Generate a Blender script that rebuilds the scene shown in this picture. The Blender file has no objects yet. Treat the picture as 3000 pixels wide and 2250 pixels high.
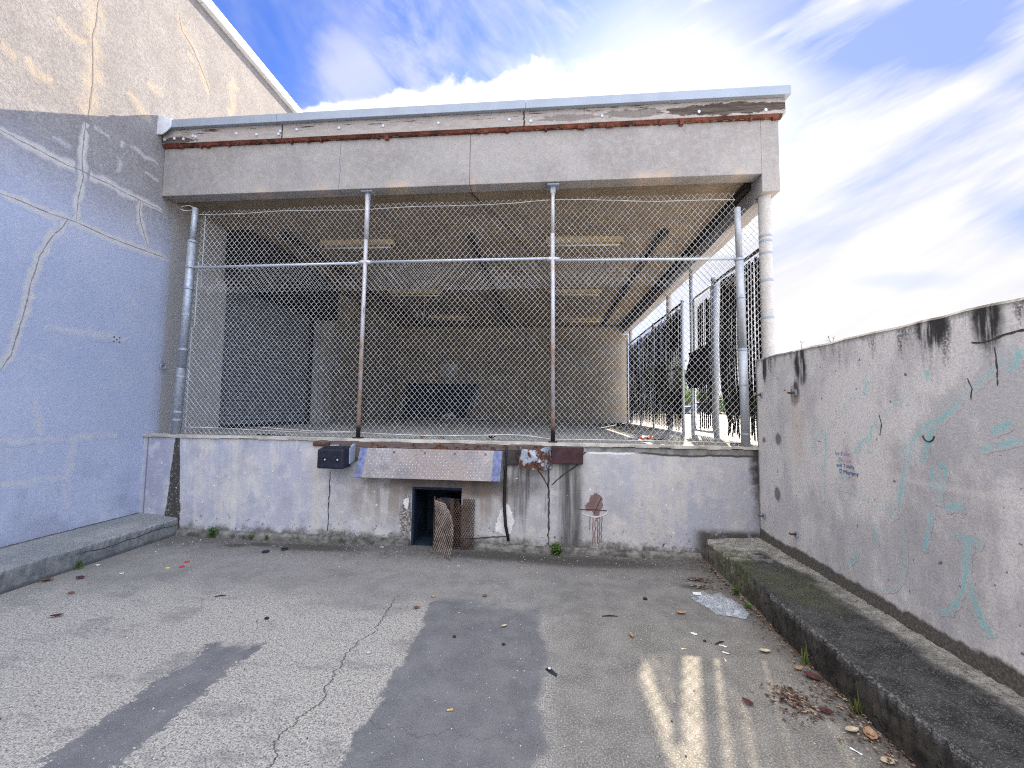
import bpy, bmesh, math, random
from mathutils import Vector, Matrix, noise as mnoise
random.seed(7)
R = math.radians
sc = bpy.context.scene
col = sc.collection

# ------------------------------------------------------------------ objects
class MB:
    """collects faces, then links them as ONE mesh object"""
    def __init__(s): s.v = []; s.f = []; s.uv = []
    def add(s, vs, fs, uvs=None):
        o = len(s.v); s.v += [tuple(p) for p in vs]
        for i, f in enumerate(fs):
            s.f.append([o + k for k in f]); s.uv.append(uvs[i] if uvs else None)
    def box(s, x0, x1, y0, y1, z0, z1):
        s.add([(x0,y0,z0),(x1,y0,z0),(x1,y1,z0),(x0,y1,z0),(x0,y0,z1),(x1,y0,z1),(x1,y1,z1),(x0,y1,z1)],
              [(3,2,1,0),(4,5,6,7),(0,1,5,4),(1,2,6,5),(2,3,7,6),(3,0,4,7)])
    def hexa(s, p):
        s.add(p, [(3,2,1,0),(4,5,6,7),(0,1,5,4),(1,2,6,5),(2,3,7,6),(3,0,4,7)])
    def quad(s, *p, uv=None): s.add(p, [tuple(range(len(p)))], [uv] if uv else None)
    def tube(s, pts, r, n=8, caps=True):
        pts = [Vector(p) for p in pts]; N = len(pts); vs = []; fs = []
        rr = r if isinstance(r, (list, tuple)) else [r]*N
        ref = None
        for i, p in enumerate(pts):
            t = (pts[min(i+1,N-1)] - pts[max(i-1,0)]).normalized()
            if ref is None: ref = Vector((0,0,1)) if abs(t.z) < .9 else Vector((1,0,0))
            a = t.cross(ref)
            if a.length < 1e-4: ref = Vector((1,.3,.1)); a = t.cross(ref)
            a.normalize(); b = t.cross(a)
            for k in range(n):
                w = 2*math.pi*k/n; vs.append(p + (a*math.cos(w) + b*math.sin(w))*rr[i])
        for i in range(N-1):
            for k in range(n):
                fs.append((i*n+k, i*n+(k+1)%n, (i+1)*n+(k+1)%n, (i+1)*n+k))
        if caps: fs.append(tuple(range(n))[::-1]); fs.append(tuple((N-1)*n+k for k in range(n)))
        s.add(vs, fs)
    def prism(s, poly, axis, a, b):
        """poly of 2-D points extruded along axis from a to b"""
        def P(u, v, w): return {'x':(w,u,v),'y':(u,w,v),'z':(u,v,w)}[axis]
        n = len(poly)
        vs = [P(u,v,a) for u,v in poly] + [P(u,v,b) for u,v in poly]
        fs = [tuple(range(n))[::-1], tuple(range(n,2*n))] + [(i,(i+1)%n,n+(i+1)%n,n+i) for i in range(n)]
        s.add(vs, fs)
    def build(s, name, mat, parent=None, smooth=False, bevel=0, loc=None):
        me = bpy.data.meshes.new(name); me.from_pydata(s.v, [], s.f)
        if any(u for u in s.uv):
            L = me.uv_layers.new(name='UVMap')
            for poly, u in zip(me.polygons, s.uv):
                for k, li in enumerate(poly.loop_indices):
                    L.data[li].uv = u[k] if u else (0,0)
        bm = bmesh.new(); bm.from_mesh(me); bmesh.ops.recalc_face_normals(bm, faces=bm.faces); bm.to_mesh(me); bm.free()
        if smooth:
            for p in me.polygons: p.use_smooth = True
        me.materials.append(mat)
        o = bpy.data.objects.new(name, me); col.objects.link(o)
        if parent: o.parent = parent; o.matrix_parent_inverse = Matrix.Translation(-parent.location)
        if loc: o.location = loc
        if bevel:
            m = o.modifiers.new('bevel','BEVEL'); m.width = bevel; m.segments = 2; m.limit_method = 'ANGLE'; m.angle_limit = R(40)
        return o

def tag(o, label=None, cat=None, group=None, kind=None):
    if label: o['label'] = label
    if cat: o['category'] = cat
    if group: o['group'] = group
    if kind: o['kind'] = kind
    return o
def thing(name, label, cat, loc=(0,0,0), group=None):
    o = bpy.data.objects.new(name, None); col.objects.link(o); o.location = loc; o.empty_display_size = .2
    return tag(o, label, cat, group)
def copy_tree(o, parent=None):
    c = o.copy(); col.objects.link(c); c.parent = parent
    for ch in list(o.children): copy_tree(ch, c)
    return c

# ---------------------------------------------------------------- materials
class MT:
    def __init__(s, name):
        s.mat = bpy.data.materials.new(name); s.mat.use_nodes = True
        s.t = s.mat.node_tree; s.b = s.t.nodes['Principled BSDF']
        s.b.inputs['Specular IOR Level'].default_value = .3
        s._pos = s._obj = s._uv = None
    def n(s, typ, ins=None, **pr):
        nd = s.t.nodes.new(typ)
        for k, v in pr.items(): setattr(nd, k, v)
        for k, v in (ins or {}).items(): s.put(nd.inputs[k], v)
        return nd
    def put(s, sock, v):
        if isinstance(v, bpy.types.NodeSocket): s.t.links.new(v, sock)
        elif isinstance(v, (tuple, list)) and len(v) == 3 and sock.type == 'RGBA': sock.default_value = (*v, 1)
        else: sock.default_value = v
    @property
    def pos(s):
        if not s._pos: s._pos = s.n('ShaderNodeNewGeometry').outputs['Position']
        return s._pos
    @property
    def obj(s):
        if not s._obj: s._obj = s.n('ShaderNodeTexCoord').outputs['Object']
        return s._obj
    @property
    def uv(s):
        if not s._uv:
            q = s.n('ShaderNodeSeparateXYZ', {0: s.n('ShaderNodeTexCoord').outputs['UV']}); s._uv = (q.outputs[0], q.outputs[1])
        return s._uv
    def sep(s, v):
        q = s.n('ShaderNodeSeparateXYZ', {0: v}); return q.outputs[0], q.outputs[1], q.outputs[2]
    def comb(s, x, y, z): return s.n('ShaderNodeCombineXYZ', {0:x,1:y,2:z}).outputs[0]
    def m(s, op, a, b=0., c=None, clamp=False):
        q = s.n('ShaderNodeMath', {0:a,1:b}, operation=op, use_clamp=clamp)
        if c is not None: s.put(q.inputs[2], c)
        return q.outputs[0]
    def sc(s, v, k): return s.n('ShaderNodeVectorMath', {0:v,1:k}, operation='MULTIPLY').outputs[0]
    def noise(s, v, scale, detail=4, rough=.55, dist=0.):
        return s.n('ShaderNodeTexNoise', {'Vector':v,'Scale':scale,'Detail':detail,'Roughness':rough,'Distortion':dist}).outputs[0]
    def voro(s, v, scale, feature='F1'):
        return s.n('ShaderNodeTexVoronoi', {'Vector':v,'Scale':scale}, feature=feature)
    def ss(s, x, a, b, lo=0., hi=1.):
        return s.n('ShaderNodeMapRange', {0:x,1:a,2:b,3:lo,4:hi}, interpolation_type='SMOOTHSTEP').outputs[0]
    def mix(s, f, a, b, blend='MIX'):
        q = s.n('ShaderNodeMix', data_type='RGBA', blend_type=blend); q.clamp_factor = True
        s.put(q.inputs[0], f); s.put(q.inputs[6], a); s.put(q.inputs[7], b); return q.outputs[2]
    def blob(s, u, v, cu, cv, ru, rv, nz=None, k=.5, soft=.35):
        """soft-edged ellipse mask, edge broken up by a noise"""
        a = s.m('DIVIDE', s.m('SUBTRACT', u, cu), ru); b = s.m('DIVIDE', s.m('SUBTRACT', v, cv), rv)
        d = s.m('SQRT', s.m('ADD', s.m('MULTIPLY', a, a), s.m('MULTIPLY', b, b)))
        if nz is not None: d = s.m('ADD', d, s.m('MULTIPLY', s.m('SUBTRACT', nz, .5), k))
        return s.ss(d, 1+soft*.5, 1-soft*.5)
    def bump(s, h, strength=.5, dist=.01):
        s.put(s.b.inputs['Normal'], s.n('ShaderNodeBump', {'Strength':strength,'Distance':dist,'Height':h}).outputs[0])
    def out(s, color, rough=.85, metal=0.):
        s.put(s.b.inputs['Base Color'], color); s.put(s.b.inputs['Roughness'], rough); s.put(s.b.inputs['Metallic'], metal)
        return s.mat

def simple(name, c, rough=.7, metal=0., var=.25, scale=12, spec=None):
    t = MT(name); nz = t.noise(t.obj, scale, 5, .6)
    d = tuple(x*(1-var) for x in c); l = tuple(min(1, x*(1+var)) for x in c)
    if spec is not None: t.b.inputs['Specular IOR Level'].default_value = spec
    return t.out(t.mix(t.ss(nz, .3, .7), d, l), rough, metal)

# stucco of the tall building on the left
def coat(t, c, core, edge, scale, amount, fade, wear, pw=1.):
    """the wall's own finish with a worn stroke of filler or paint across it (UV v runs across the stroke)"""
    u, v = t.uv; d = t.m('ABSOLUTE', t.m('SUBTRACT', t.m('MULTIPLY', v, 2.), 1.)); nz = t.noise(t.pos, scale, 5, .65); fine = t.noise(t.pos, scale*6, 3, .65)
    d = t.m('ADD', d, t.m('MULTIPLY', t.m('SUBTRACT', nz, .5), .5))
    a = t.m('MULTIPLY', t.ss(d, .88, .88-fade), t.ss(t.m('ADD', t.m('MULTIPLY', fine,.6), t.m('MULTIPLY', nz,.4)), wear[0], wear[1]))
    return t.mix(t.m('MULTIPLY', a, amount), c, t.mix(t.ss(nz,.35,.65), edge, core))

def m_stucco(name='shade_blue_stucco', **ct):
    t = MT(name); P = t.pos; x, y, z = t.sep(P)
    big = t.noise(P, .55, 4, .55); mid = t.noise(P, 3.2, 5, .6); fine = t.noise(t.sc(P, (90,90,120)), 1, 3, .65); fine2 = t.noise(P, 33, 4, .7)
    c = t.mix(t.ss(big, .3, .7), (.375,.41,.52), (.45,.475,.57))  # blue cast of the shaded wall is mixed into this base
    c = t.mix(t.m('MULTIPLY', t.ss(mid, .45, .75), .35), c, (.52,.52,.565))
    up = t.ss(t.m('ADD', z, t.m('MULTIPLY', t.m('SUBTRACT', big, .5), .8)), 3.3, 4.6)                                   # upper wall: coarser speckle; warm darker tone painted in for the sunlit part
    c = t.mix(up, c, t.mix(t.ss(mid, .3, .7), (.265,.245,.235), (.335,.312,.295)))
    sp = t.ss(t.m('ADD', t.m('MULTIPLY', fine, .55), t.m('MULTIPLY', fine2, .45)), .40, .60)
    c = t.mix(t.m('MULTIPLY', t.m('SUBTRACT', 1., sp), t.m('ADD', .16, t.m('MULTIPLY', up, .50))), c, (.15,.14,.14))
    c = t.mix(t.m('MULTIPLY', t.ss(fine, .60, .75), .25), c, (.60,.585,.57))
    inn = t.ss(y, 8.24, 8.26); c = t.mix(inn, c, t.mix(t.ss(mid,.3,.7), (.225,.20,.16), (.29,.262,.215)))   # inside bay is painted tan
    bay = t.m('MULTIPLY', t.m('MULTIPLY', t.ss(y, 4.70, 4.74), t.ss(y, 8.26, 8.24)), t.ss(z, 4.32, 4.30)); c = t.mix(t.m('MULTIPLY', bay, .9), c, (.36,.35,.335))
    # dark mottling low down and a grimy run at the inner corner
    low = t.m('MULTIPLY', t.ss(z, 1.6, .4), t.ss(t.noise(P, 1.7, 5, .6), .50, .68))
    c = t.mix(t.m('MULTIPLY', low, .5), c, (.24,.25,.31))
    pale = t.m('MULTIPLY', t.ss(z, 1.9, .5), t.ss(t.noise(t.sc(P,(1,1.5,.5)), 2.1, 5, .6), .55, .72))
    c = t.mix(t.m('MULTIPLY', pale, .35), c, (.60,.60,.63))
    if ct: c = coat(t, c, **ct)
    t.bump(t.m('ADD', fine2, fine), .32, .010)
    return t.out(c, .92)

def decal(name, core, edge=None, scale=18, soft=.55, amount=1., rough=.9, wear=(.25,.6)):
    """thin coat of paint or filler: UV v runs across the stroke, u along it in metres"""
    t = MT(name); u, v = t.uv; P = t.pos
    d = t.m('ABSOLUTE', t.m('SUBTRACT', t.m('MULTIPLY', v, 2.), 1.))
    nz = t.noise(P, scale, 5, .65); fine = t.noise(P, scale*5, 3, .6)
    d = t.m('ADD', d, t.m('MULTIPLY', t.m('SUBTRACT', nz, .5), 1.1))
    val = t.m('ADD', t.m('ADD', t.m('MULTIPLY', t.m('SUBTRACT', 1., d), 1.15), t.m('MULTIPLY', t.m('SUBTRACT', fine, .5), 2.6*soft)), (amount-.8)*1.1)
    a = t.ss(val, .12, .26)
    c = core if edge is None else t.mix(t.ss(nz, .35, .65), edge, core)
    t.put(t.b.inputs['Alpha'], a)
    return t.out(c, rough)

# painted front wall of the dock
def m_dock():
    t = MT('worn_painted_concrete'); P = t.pos; x, y, z = t.sep(P)
    n1 = t.noise(t.sc(P,(1,1,.55)), 2.3, 8, .72); n2 = t.noise(P, 7, 6, .65); n3 = t.noise(P, 45, 4, .7); vs = t.noise(t.sc(P,(9,1,.5)), 1, 5, .6)
    lav = t.ss(t.m('ADD', n1, t.m('MULTIPLY', t.m('SUBTRACT', vs, .5), .5)), .38, .60)
    c = t.mix(lav, (.55,.52,.485), (.40,.405,.462))
    mid = t.m('MULTIPLY', t.blob(x, z, -.9, .6, 1.75, 1.3, n2, .6, .6), .75)     # bare, greyer concrete round the hatch
    c = t.mix(mid, c, t.mix(t.ss(vs,.35,.65), (.40,.38,.355), (.48,.46,.435)))
    c = t.mix(t.m('MULTIPLY', t.blob(x, z, -4.85, .62, .2, .7, n2, .6, .6), .6), c, (.27,.28,.37))
    c = t.mix(t.m('MULTIPLY', t.ss(x, 1.45, 2.15), .5), c, (.40,.395,.405))
    c = t.mix(t.m('MULTIPLY', t.ss(n2, .48, .70), .5), c, (.62,.60,.58)); c = t.mix(t.m('MULTIPLY', t.ss(t.noise(t.sc(P,(1,1,.7)), 3.7, 6, .65), .52, .66), .45), c, (.30,.30,.34))
    c = t.mix(t.m('MULTIPLY', t.ss(n3, .60, .74), .5), c, (.20,.19,.19))
    # rust and soot round the hatch and under the lip
    soot = t.m('MULTIPLY', t.blob(x, z, -1.05, .70, .85, .13, n2, 1.1, .9), .8)
    c = t.mix(soot, c, (.075,.055,.042))
    br = t.m('MULTIPLY', t.m('MULTIPLY', t.blob(x, z, -1.25, .55, 1.1, .32, n2, .9, .9), t.ss(vs, .42, .62)), .65)
    c = t.mix(br, c, (.22,.165,.12))
    c = t.mix(t.m('MULTIPLY', t.blob(x, z, -1.63, .32, .075, .27, n2, 1., .5), t.ss(n3,.38,.58)), c, (.10,.08,.065))
    # dark runs under the right-hand bracket
    run = t.m('MULTIPLY', t.ss(t.m('ABSOLUTE', t.m('SUBTRACT', x, t.m('ADD', .27, t.m('MULTIPLY', t.m('SUBTRACT', n1,.5), .2)))), .19, .06), t.ss(z, 1.25, .9))
    c = t.mix(t.m('MULTIPLY', run, t.ss(vs, .30, .62)), c, (.075,.072,.068))
    run2 = t.m('MULTIPLY', t.blob(x, z, -.2, .7, .3, .45, n2, 1.1, .9), t.ss(vs, .45, .6))
    c = t.mix(t.m('MULTIPLY', run2, .8), c, (.10,.10,.10))
    # tapering mould wedge near the left end
    w = t.m('ADD', .028, t.m('MULTIPLY', t.m('SUBTRACT', 1.21, z), .075)); cx = t.m('SUBTRACT', -4.592, t.m('MULTIPLY', t.m('SUBTRACT', 1.21, z), .002))
    wd = t.m('ADD', t.m('DIVIDE', t.m('ABSOLUTE', t.m('SUBTRACT', x, cx)), w), t.m('MULTIPLY', t.m('SUBTRACT', n2, .5), .8))
    c = t.mix(t.ss(wd, 1.08, .92), c, t.mix(t.ss(n3,.55,.68), (.055,.052,.045), (.36,.35,.32)))
    # unpainted strip below the nosing on the right, mould line at the foot, grime in the right corner
    zb = t.m('ADD', 1.105, t.m('MULTIPLY', t.m('SUBTRACT', t.noise(t.sc(P,(3,1,0)), 1, 4, .6), .5), .10))
    strip = t.m('MULTIPLY', t.ss(z, t.m('SUBTRACT', zb, .004), t.m('ADD', zb, .004)), t.ss(x, .42, .46))
    line = t.m('MULTIPLY', t.ss(t.m('ABSOLUTE', t.m('SUBTRACT', z, zb)), .016, .006), t.ss(x, .44, .5))
    c = t.mix(strip, c, t.mix(t.ss(n2,.4,.6), (.17,.165,.15), (.29,.28,.265)))
    c = t.mix(t.m('MULTIPLY', line, t.ss(x, 1.1, .9)), c, (.75,.73,.70))
    c = t.mix(t.m('MULTIPLY', t.m('MULTIPLY', line, t.ss(x, .95, 1.1)), .9), c, (.05,.045,.04))
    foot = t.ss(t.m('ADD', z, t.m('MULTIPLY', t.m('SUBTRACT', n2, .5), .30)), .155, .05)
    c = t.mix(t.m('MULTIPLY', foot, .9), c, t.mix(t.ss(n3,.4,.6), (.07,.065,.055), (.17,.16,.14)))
    dots = t.m('MULTIPLY', t.ss(t.noise(P, 26, 4, .7), .60, .66), t.ss(z, .38, .12))
    c = t.mix(dots, c, (.08,.075,.065))
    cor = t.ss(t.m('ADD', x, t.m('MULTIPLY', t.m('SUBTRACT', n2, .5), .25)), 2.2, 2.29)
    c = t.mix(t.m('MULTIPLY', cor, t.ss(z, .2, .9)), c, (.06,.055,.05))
    cj = t.ss(t.m('ABSOLUTE', t.m('SUBTRACT', x, -4.99)), .012, .006)
    c = t.mix(t.m('MULTIPLY', cj, .8), c, (.13,.13,.14))
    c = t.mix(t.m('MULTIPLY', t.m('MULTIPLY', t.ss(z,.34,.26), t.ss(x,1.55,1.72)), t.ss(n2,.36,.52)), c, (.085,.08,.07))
    # chips
    ch = t.m('MULTIPLY', t.ss(t.noise(P, 19, 2, .4), .775, .79), .9); c = t.mix(ch, c, (.78,.77,.75))
    t.bump(t.m('ADD', t.m('MULTIPLY', n3, .5), n2), .4, .01)
    return t.out(c, .88)

def m_rightwall(name='stained_grey_render', **ct):
    t = MT(name); P = t.pos; x, y, z = t.sep(P)
    n1 = t.noise(t.sc(P,(1,1.3,.55)), 2.0, 5, .6); n2 = t.noise(P, 6.5, 6, .65); n3 = t.noise(P, 60, 4, .7)
    vs = t.noise(t.sc(P,(1,7,.55)), 1, 5, .6); vs2 = t.noise(t.sc(P,(1,17,1.6)), 1, 5, .65)
    c = t.mix(t.ss(n1, .40, .58), (.45,.43,.43), (.68,.65,.625)); c = t.mix(t.m('MULTIPLY', t.ss(vs, .50, .64), .5), c, (.70,.655,.61))
    c = t.mix(t.m('MULTIPLY', t.ss(n2, .46, .70), .55), c, (.68,.65,.62))
    c = t.mix(t.m('MULTIPLY', t.ss(t.noise(t.sc(P,(1,1,.6)), 1.7, 5, .6), .50, .60), .6), c, (.37,.36,.375))
    c = t.mix(t.m('MULTIPLY', t.ss(n3, .44, .62), .30), c, (.27,.26,.26))
    c = t.mix(t.m('MULTIPLY', t.ss(y, 3.0, 4.4), .4), c, (.57,.56,.55))
    # black runs coming down from the top edge
    top = t.m('SUBTRACT', 2.18, z)
    reach = t.m('MULTIPLY', t.ss(vs, .40, .68), t.m('ADD', .22, t.m('MULTIPLY', t.ss(y, 3.6, 2.2), .22)))
    runs = t.m('MULTIPLY', t.ss(t.m('DIVIDE', top, t.m('ADD', reach, .012)), 1.25, .35), t.ss(vs2, .36, .62))
    c = t.mix(t.m('MULTIPLY', t.m('MULTIPLY', runs, t.ss(n3, .34, .56)), .85), c, (.055,.053,.052))
    c = t.mix(t.m('MULTIPLY', t.ss(top, .05, .01), .75), c, (.10,.095,.09))
    for cy, cz, ry, rz in ((3.78,2.03,.085,.17),(4.37,2.06,.045,.14),(3.87,1.78,.065,.12),(2.55,2.12,.10,.12),(2.25,2.10,.08,.13)):
        c = t.mix(t.m('MULTIPLY', t.blob(y, z, cy, cz, ry, rz, n2, 1.1, .7), t.ss(vs2,.32,.52)), c, (.035,.033,.032))
    for cy, cz, ry, rz in ((4.16,1.33,.05,.06),(4.2,.78,.05,.07),(4.42,1.30,.03,.03)):
        c = t.mix(t.m('MULTIPLY', t.blob(y, z, cy, cz, ry, rz, n2, 1.1, .7), .8), c, (.09,.085,.08))
    # rust under the anchors, horizontal form joint, dark damp foot
    c = t.mix(t.m('MULTIPLY', t.blob(y, z, 3.86, 1.45, .10, .34, n2, .8, .8), .5), c, (.60,.52,.44))
    c = t.mix(t.m('MULTIPLY', t.ss(t.m('ABSOLUTE', t.m('SUBTRACT', z, t.m('ADD', 1.19, t.m('MULTIPLY', t.m('SUBTRACT', n1,.5), .12)))), .035, .0), .4), c, (.68,.63,.58))
    fz = t.m('ADD', t.m('SUBTRACT', z, .245), t.m('MULTIPLY', t.m('SUBTRACT', t.noise(t.sc(P,(1,5,2)), 1, 5, .65), .5), .16))
    c = t.mix(t.ss(fz, .115, .085), c, t.mix(t.ss(n3,.4,.65), (.075,.068,.058), (.15,.138,.12)))
    c = t.mix(t.m('MULTIPLY', t.ss(t.m('SUBTRACT', y, t.m('MULTIPLY', t.m('SUBTRACT', n2,.5), .05)), 4.505, 4.54), .7), c, (.07,.065,.06))
    pits = t.ss(t.noise(P, 24, 2, .4), .735, .75); c = t.mix(t.m('MULTIPLY', pits, .8), c, (.10,.095,.09))
    if ct: c = coat(t, c, **ct)
    t.bump(t.m('ADD', t.m('MULTIPLY', n3, .6), n2), .32, .010)
    return t.out(c, .9)

def m_ground():
    t = MT('patched_yard_concrete'); P = t.pos; x, y, z = t.sep(P)
    n1 = t.noise(P, 1.1, 5, .6); n2 = t.noise(P, 5, 6, .65); n3 = t.noise(P, 30, 5, .7)
    st = t.voro(P, 95); agg = t.noise(P, 110, 3, .6); grit = t.noise(P, 210, 2, .6); str_ = t.noise(t.sc(P,(1.0,1.9,1)), 1.9, 7, .72)
    # exposed-aggregate concrete
    aggc = t.mix(t.ss(t.m('ADD', t.m('MULTIPLY', agg, .72), t.m('MULTIPLY', t.noise(P, 48, 4, .7), .28)), .39, .60), (.095,.089,.080), (.435,.405,.355))
    aggc = t.mix(t.m('MULTIPLY', t.ss(n3, .40, .62), .40), aggc, (.40,.385,.355))
    aggc = t.mix(t.m('MULTIPLY', t.ss(str_, .50, .64), .5), aggc, (.125,.12,.12)); aggc = t.mix(t.m('MULTIPLY', t.ss(grit, .60, .70), .7), aggc, (.55,.53,.50))
    # smooth grey cement-washed areas
    smo = t.mix(t.ss(n2, .3, .7), (.098,.097,.104), (.150,.147,.150))
    smo = t.mix(t.m('MULTIPLY', t.ss(grit, .54, .68), .6), smo, (.27,.27,.275))
    smo = t.mix(t.m('MULTIPLY', t.ss(agg, .42, .30), .55), smo, (.065,.065,.07))
    gry = t.mix(t.ss(n2, .3, .7), (.135,.128,.115), (.215,.203,.182))
    gry = t.mix(t.m('MULTIPLY', t.ss(agg, .50, .62), .55), gry, (.38,.36,.32))
    gry = t.mix(t.m('MULTIPLY', t.ss(agg, .44, .32), .5), gry, (.075,.071,.066))
    yw = t.m('ADD', y, t.m('MULTIPLY', t.m('SUBTRACT', n1, .5), 1.3))
    xw = t.m('ADD', x, t.m('MULTIPLY', t.m('SUBTRACT', t.noise(P, 2.4, 6, .7), .5), .28))
    far = t.ss(yw, 2.95, 3.55)
    c = t.mix(t.ss(xw, -.12, .12), aggc, gry)                             # left pale, right greyer
    c = t.mix(t.m('MULTIPLY', far, .72), c, t.mix(t.ss(n2,.3,.7), (.135,.129,.125), (.20,.192,.182)))
    xs = t.m('ADD', t.m('ADD', x, t.m('MULTIPLY', t.m('SUBTRACT', t.noise(P, 2.1, 5, .62), .5), .34)), t.m('MULTIPLY', t.m('SUBTRACT', t.noise(P, 26, 3, .7), .5), .05))
    strip = t.m('MULTIPLY', t.m('MULTIPLY', t.ss(xs, -.925, -.895), t.ss(xs, .02, -.05)), t.ss(yw, 3.42, 3.2))
    c = t.mix(t.m('MULTIPLY', strip, .95), c, smo)
    xs2 = t.m('ADD', t.m('ADD', x, t.m('MULTIPLY', t.m('SUBTRACT', t.noise(P, 4.5, 6, .72), .5), .42)), t.m('MULTIPLY', t.m('SUBTRACT', t.noise(P, 22, 4, .7), .5), .16))
    s2 = t.m('MULTIPLY', t.ss(t.m('ABSOLUTE', t.m('SUBTRACT', xs2, -2.05)), .185, .16), t.ss(t.m('ADD', y, t.m('MULTIPLY', t.m('SUBTRACT', n2,.5), .5)), 2.62, 2.5))
    s2 = t.m('MULTIPLY', s2, t.ss(t.noise(P, 17, 5, .7), .30, .40))
    c = t.mix(t.m('MULTIPLY', s2, .97), c, smo)
    # darker damp dirt along the dock foot, oil patches
    dirt = t.ss(t.m('ADD', y, t.m('MULTIPLY', t.m('SUBTRACT', n2, .5), .85)), 3.95, 4.38)
    c = t.mix(t.m('MULTIPLY', dirt, .88), c, t.mix(t.ss(n3,.4,.6), (.055,.052,.048), (.13,.12,.11)))
    for cx, cy, rx, ry in ((-3.52,4.28,.13,.055),(-3.27,4.35,.14,.06),(-2.6,4.33,.5,.10),(1.46,3.97,.10,.07),(1.34,3.81,.10,.05),(.35,4.28,.85,.13),(-.55,4.35,.55,.12)):
        c = t.mix(t.m('MULTIPLY', t.blob(x, y, cx, cy, rx, ry, n2, 1.0, .9), .75), c, (.042,.038,.033))
    c = t.mix(t.m('MULTIPLY', t.ss(xw, -4.0, -4.45), .35), c, (.12,.115,.105))
    c = t.mix(t.m('MULTIPLY', t.ss(xw, 1.42, 1.66), .6), c, (.085,.075,.064))
    # hairline cracks
    wob = t.noise(t.sc(P,(0,1,1)), 2.2, 6, .7); wl = t.m('ADD', -1.24, t.m('MULTIPLY', t.m('SUBTRACT', wob, .5), .42))
    cr = t.m('MULTIPLY', t.ss(t.m('ABSOLUTE', t.m('SUBTRACT', x, wl)), .0075, .002), t.ss(y, 3.5, 3.2))
    wob2 = t.noise(t.sc(P,(1,0,1)), 2.6, 6, .7); wl2 = t.m('ADD', 2.0, t.m('MULTIPLY', t.m('SUBTRACT', wob2, .5), .5))
    cr2 = t.m('MULTIPLY', t.m('MULTIPLY', t.ss(t.m('ABSOLUTE', t.m('SUBTRACT', y, wl2)), .007, .002), t.ss(x, -1.2, -1.12)), t.ss(x, .3, -.6))
    c = t.mix(t.m('MAXIMUM', t.m('MULTIPLY', cr, .8), t.m('MULTIPLY', cr2, .32)), c, (.03,.029,.029))
    spk = t.m('MULTIPLY', t.ss(t.noise(P, 75, 1, .3), .755, .77), .8); c = t.mix(spk, c, (.62,.61,.60))
    h = t.m('ADD', t.m('MULTIPLY', agg, .7), t.m('MULTIPLY', n3, .5))
    t.bump(t.m('SUBTRACT', h, t.m('MULTIPLY', t.m('MAXIMUM', strip, s2), .25)), .5, .009)
    return t.out(c, .88)

def m_ledge(name, dark):
    t = MT(name); P = t.pos; x, y, z = t.sep(P)
    n1 = t.noise(t.sc(P,(1,.6,1)), 2.6, 5, .6); n2 = t.noise(P, 8, 6, .68); n3 = t.noise(P, 55, 5, .75); agg = t.noise(P, 120, 3, .65)
    if dark:
        c = t.mix(t.ss(n2,.35,.65), (.022,.022,.023), (.058,.056,.054))
        c = t.mix(t.m('MULTIPLY', t.ss(agg,.52,.68), .6), c, (.22,.215,.205))
        bare = t.m('MAXIMUM', t.ss(t.m('ADD', x, t.m('MULTIPLY', t.m('SUBTRACT', n1,.5), .55)), 2.10, 2.24), t.ss(t.m('ADD', y, t.m('MULTIPLY', t.m('SUBTRACT', n2,.5), .9)), 3.85, 4.2))
        c = t.mix(t.m('MULTIPLY', bare, t.ss(n3,.30,.52)), c, t.mix(t.ss(n2,.4,.6), (.21,.20,.175), (.33,.315,.285)))
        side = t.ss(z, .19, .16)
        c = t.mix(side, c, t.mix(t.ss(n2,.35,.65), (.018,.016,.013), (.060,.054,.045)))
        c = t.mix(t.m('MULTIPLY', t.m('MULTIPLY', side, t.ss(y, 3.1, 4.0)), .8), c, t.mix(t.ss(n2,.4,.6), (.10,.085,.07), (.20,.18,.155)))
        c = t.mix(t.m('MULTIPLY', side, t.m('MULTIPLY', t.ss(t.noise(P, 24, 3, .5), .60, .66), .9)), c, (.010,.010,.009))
        c = t.mix(t.m('MULTIPLY', t.blob(x, y, 1.76, 3.95, .15, .38, n2, .9, .8), t.m('MULTIPLY', t.ss(n3,.38,.58), .6)), c, (.065,.080,.018))
        c = t.mix(t.m('MULTIPLY', t.m('MULTIPLY', t.blob(x, y, 1.98, 3.35, .2, .35, n2, .9, .8), t.ss(n3,.40,.6)), .6), c, (.08,.095,.03))
        edge = t.m('MULTIPLY', t.blob(x, z, 1.714, .203, .014, .011, n2, 1.2, .9), t.ss(n3,.48,.60))
        c = t.mix(t.m('MULTIPLY', edge, .5), c, (.30,.29,.27))
    else:
        c = t.mix(t.ss(n1,.35,.65), (.19,.20,.205), (.30,.30,.285))
        c = t.mix(t.m('MULTIPLY', t.ss(agg,.5,.66), .5), c, (.42,.41,.38))
        c = t.mix(t.m('MULTIPLY', t.ss(n3,.45,.6), .45), c, (.12,.125,.12))
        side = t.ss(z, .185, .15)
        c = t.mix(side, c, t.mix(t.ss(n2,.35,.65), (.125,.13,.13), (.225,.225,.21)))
        lz = t.m('ADD', .125, t.m('MULTIPLY', t.m('SUBTRACT', t.noise(t.sc(P,(0,2.2,0)), 1, 5, .65), .5), .10))
        c = t.mix(t.m('MULTIPLY', t.ss(t.m('ABSOLUTE', t.m('SUBTRACT', z, lz)), .007, .002), t.ss(y, 3.3, 3.7)), c, (.03,.03,.03))
        c = t.mix(t.m('MULTIPLY', t.ss(x, -4.99, -5.04), .85), c, (.03,.03,.032))
        c = t.mix(t.m('MULTIPLY', t.ss(z, .05, .01), .7), c, (.06,.058,.052))
    t.bump(t.m('ADD', n3, agg), .6, .01)
    return t.out(c, .92)

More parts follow.
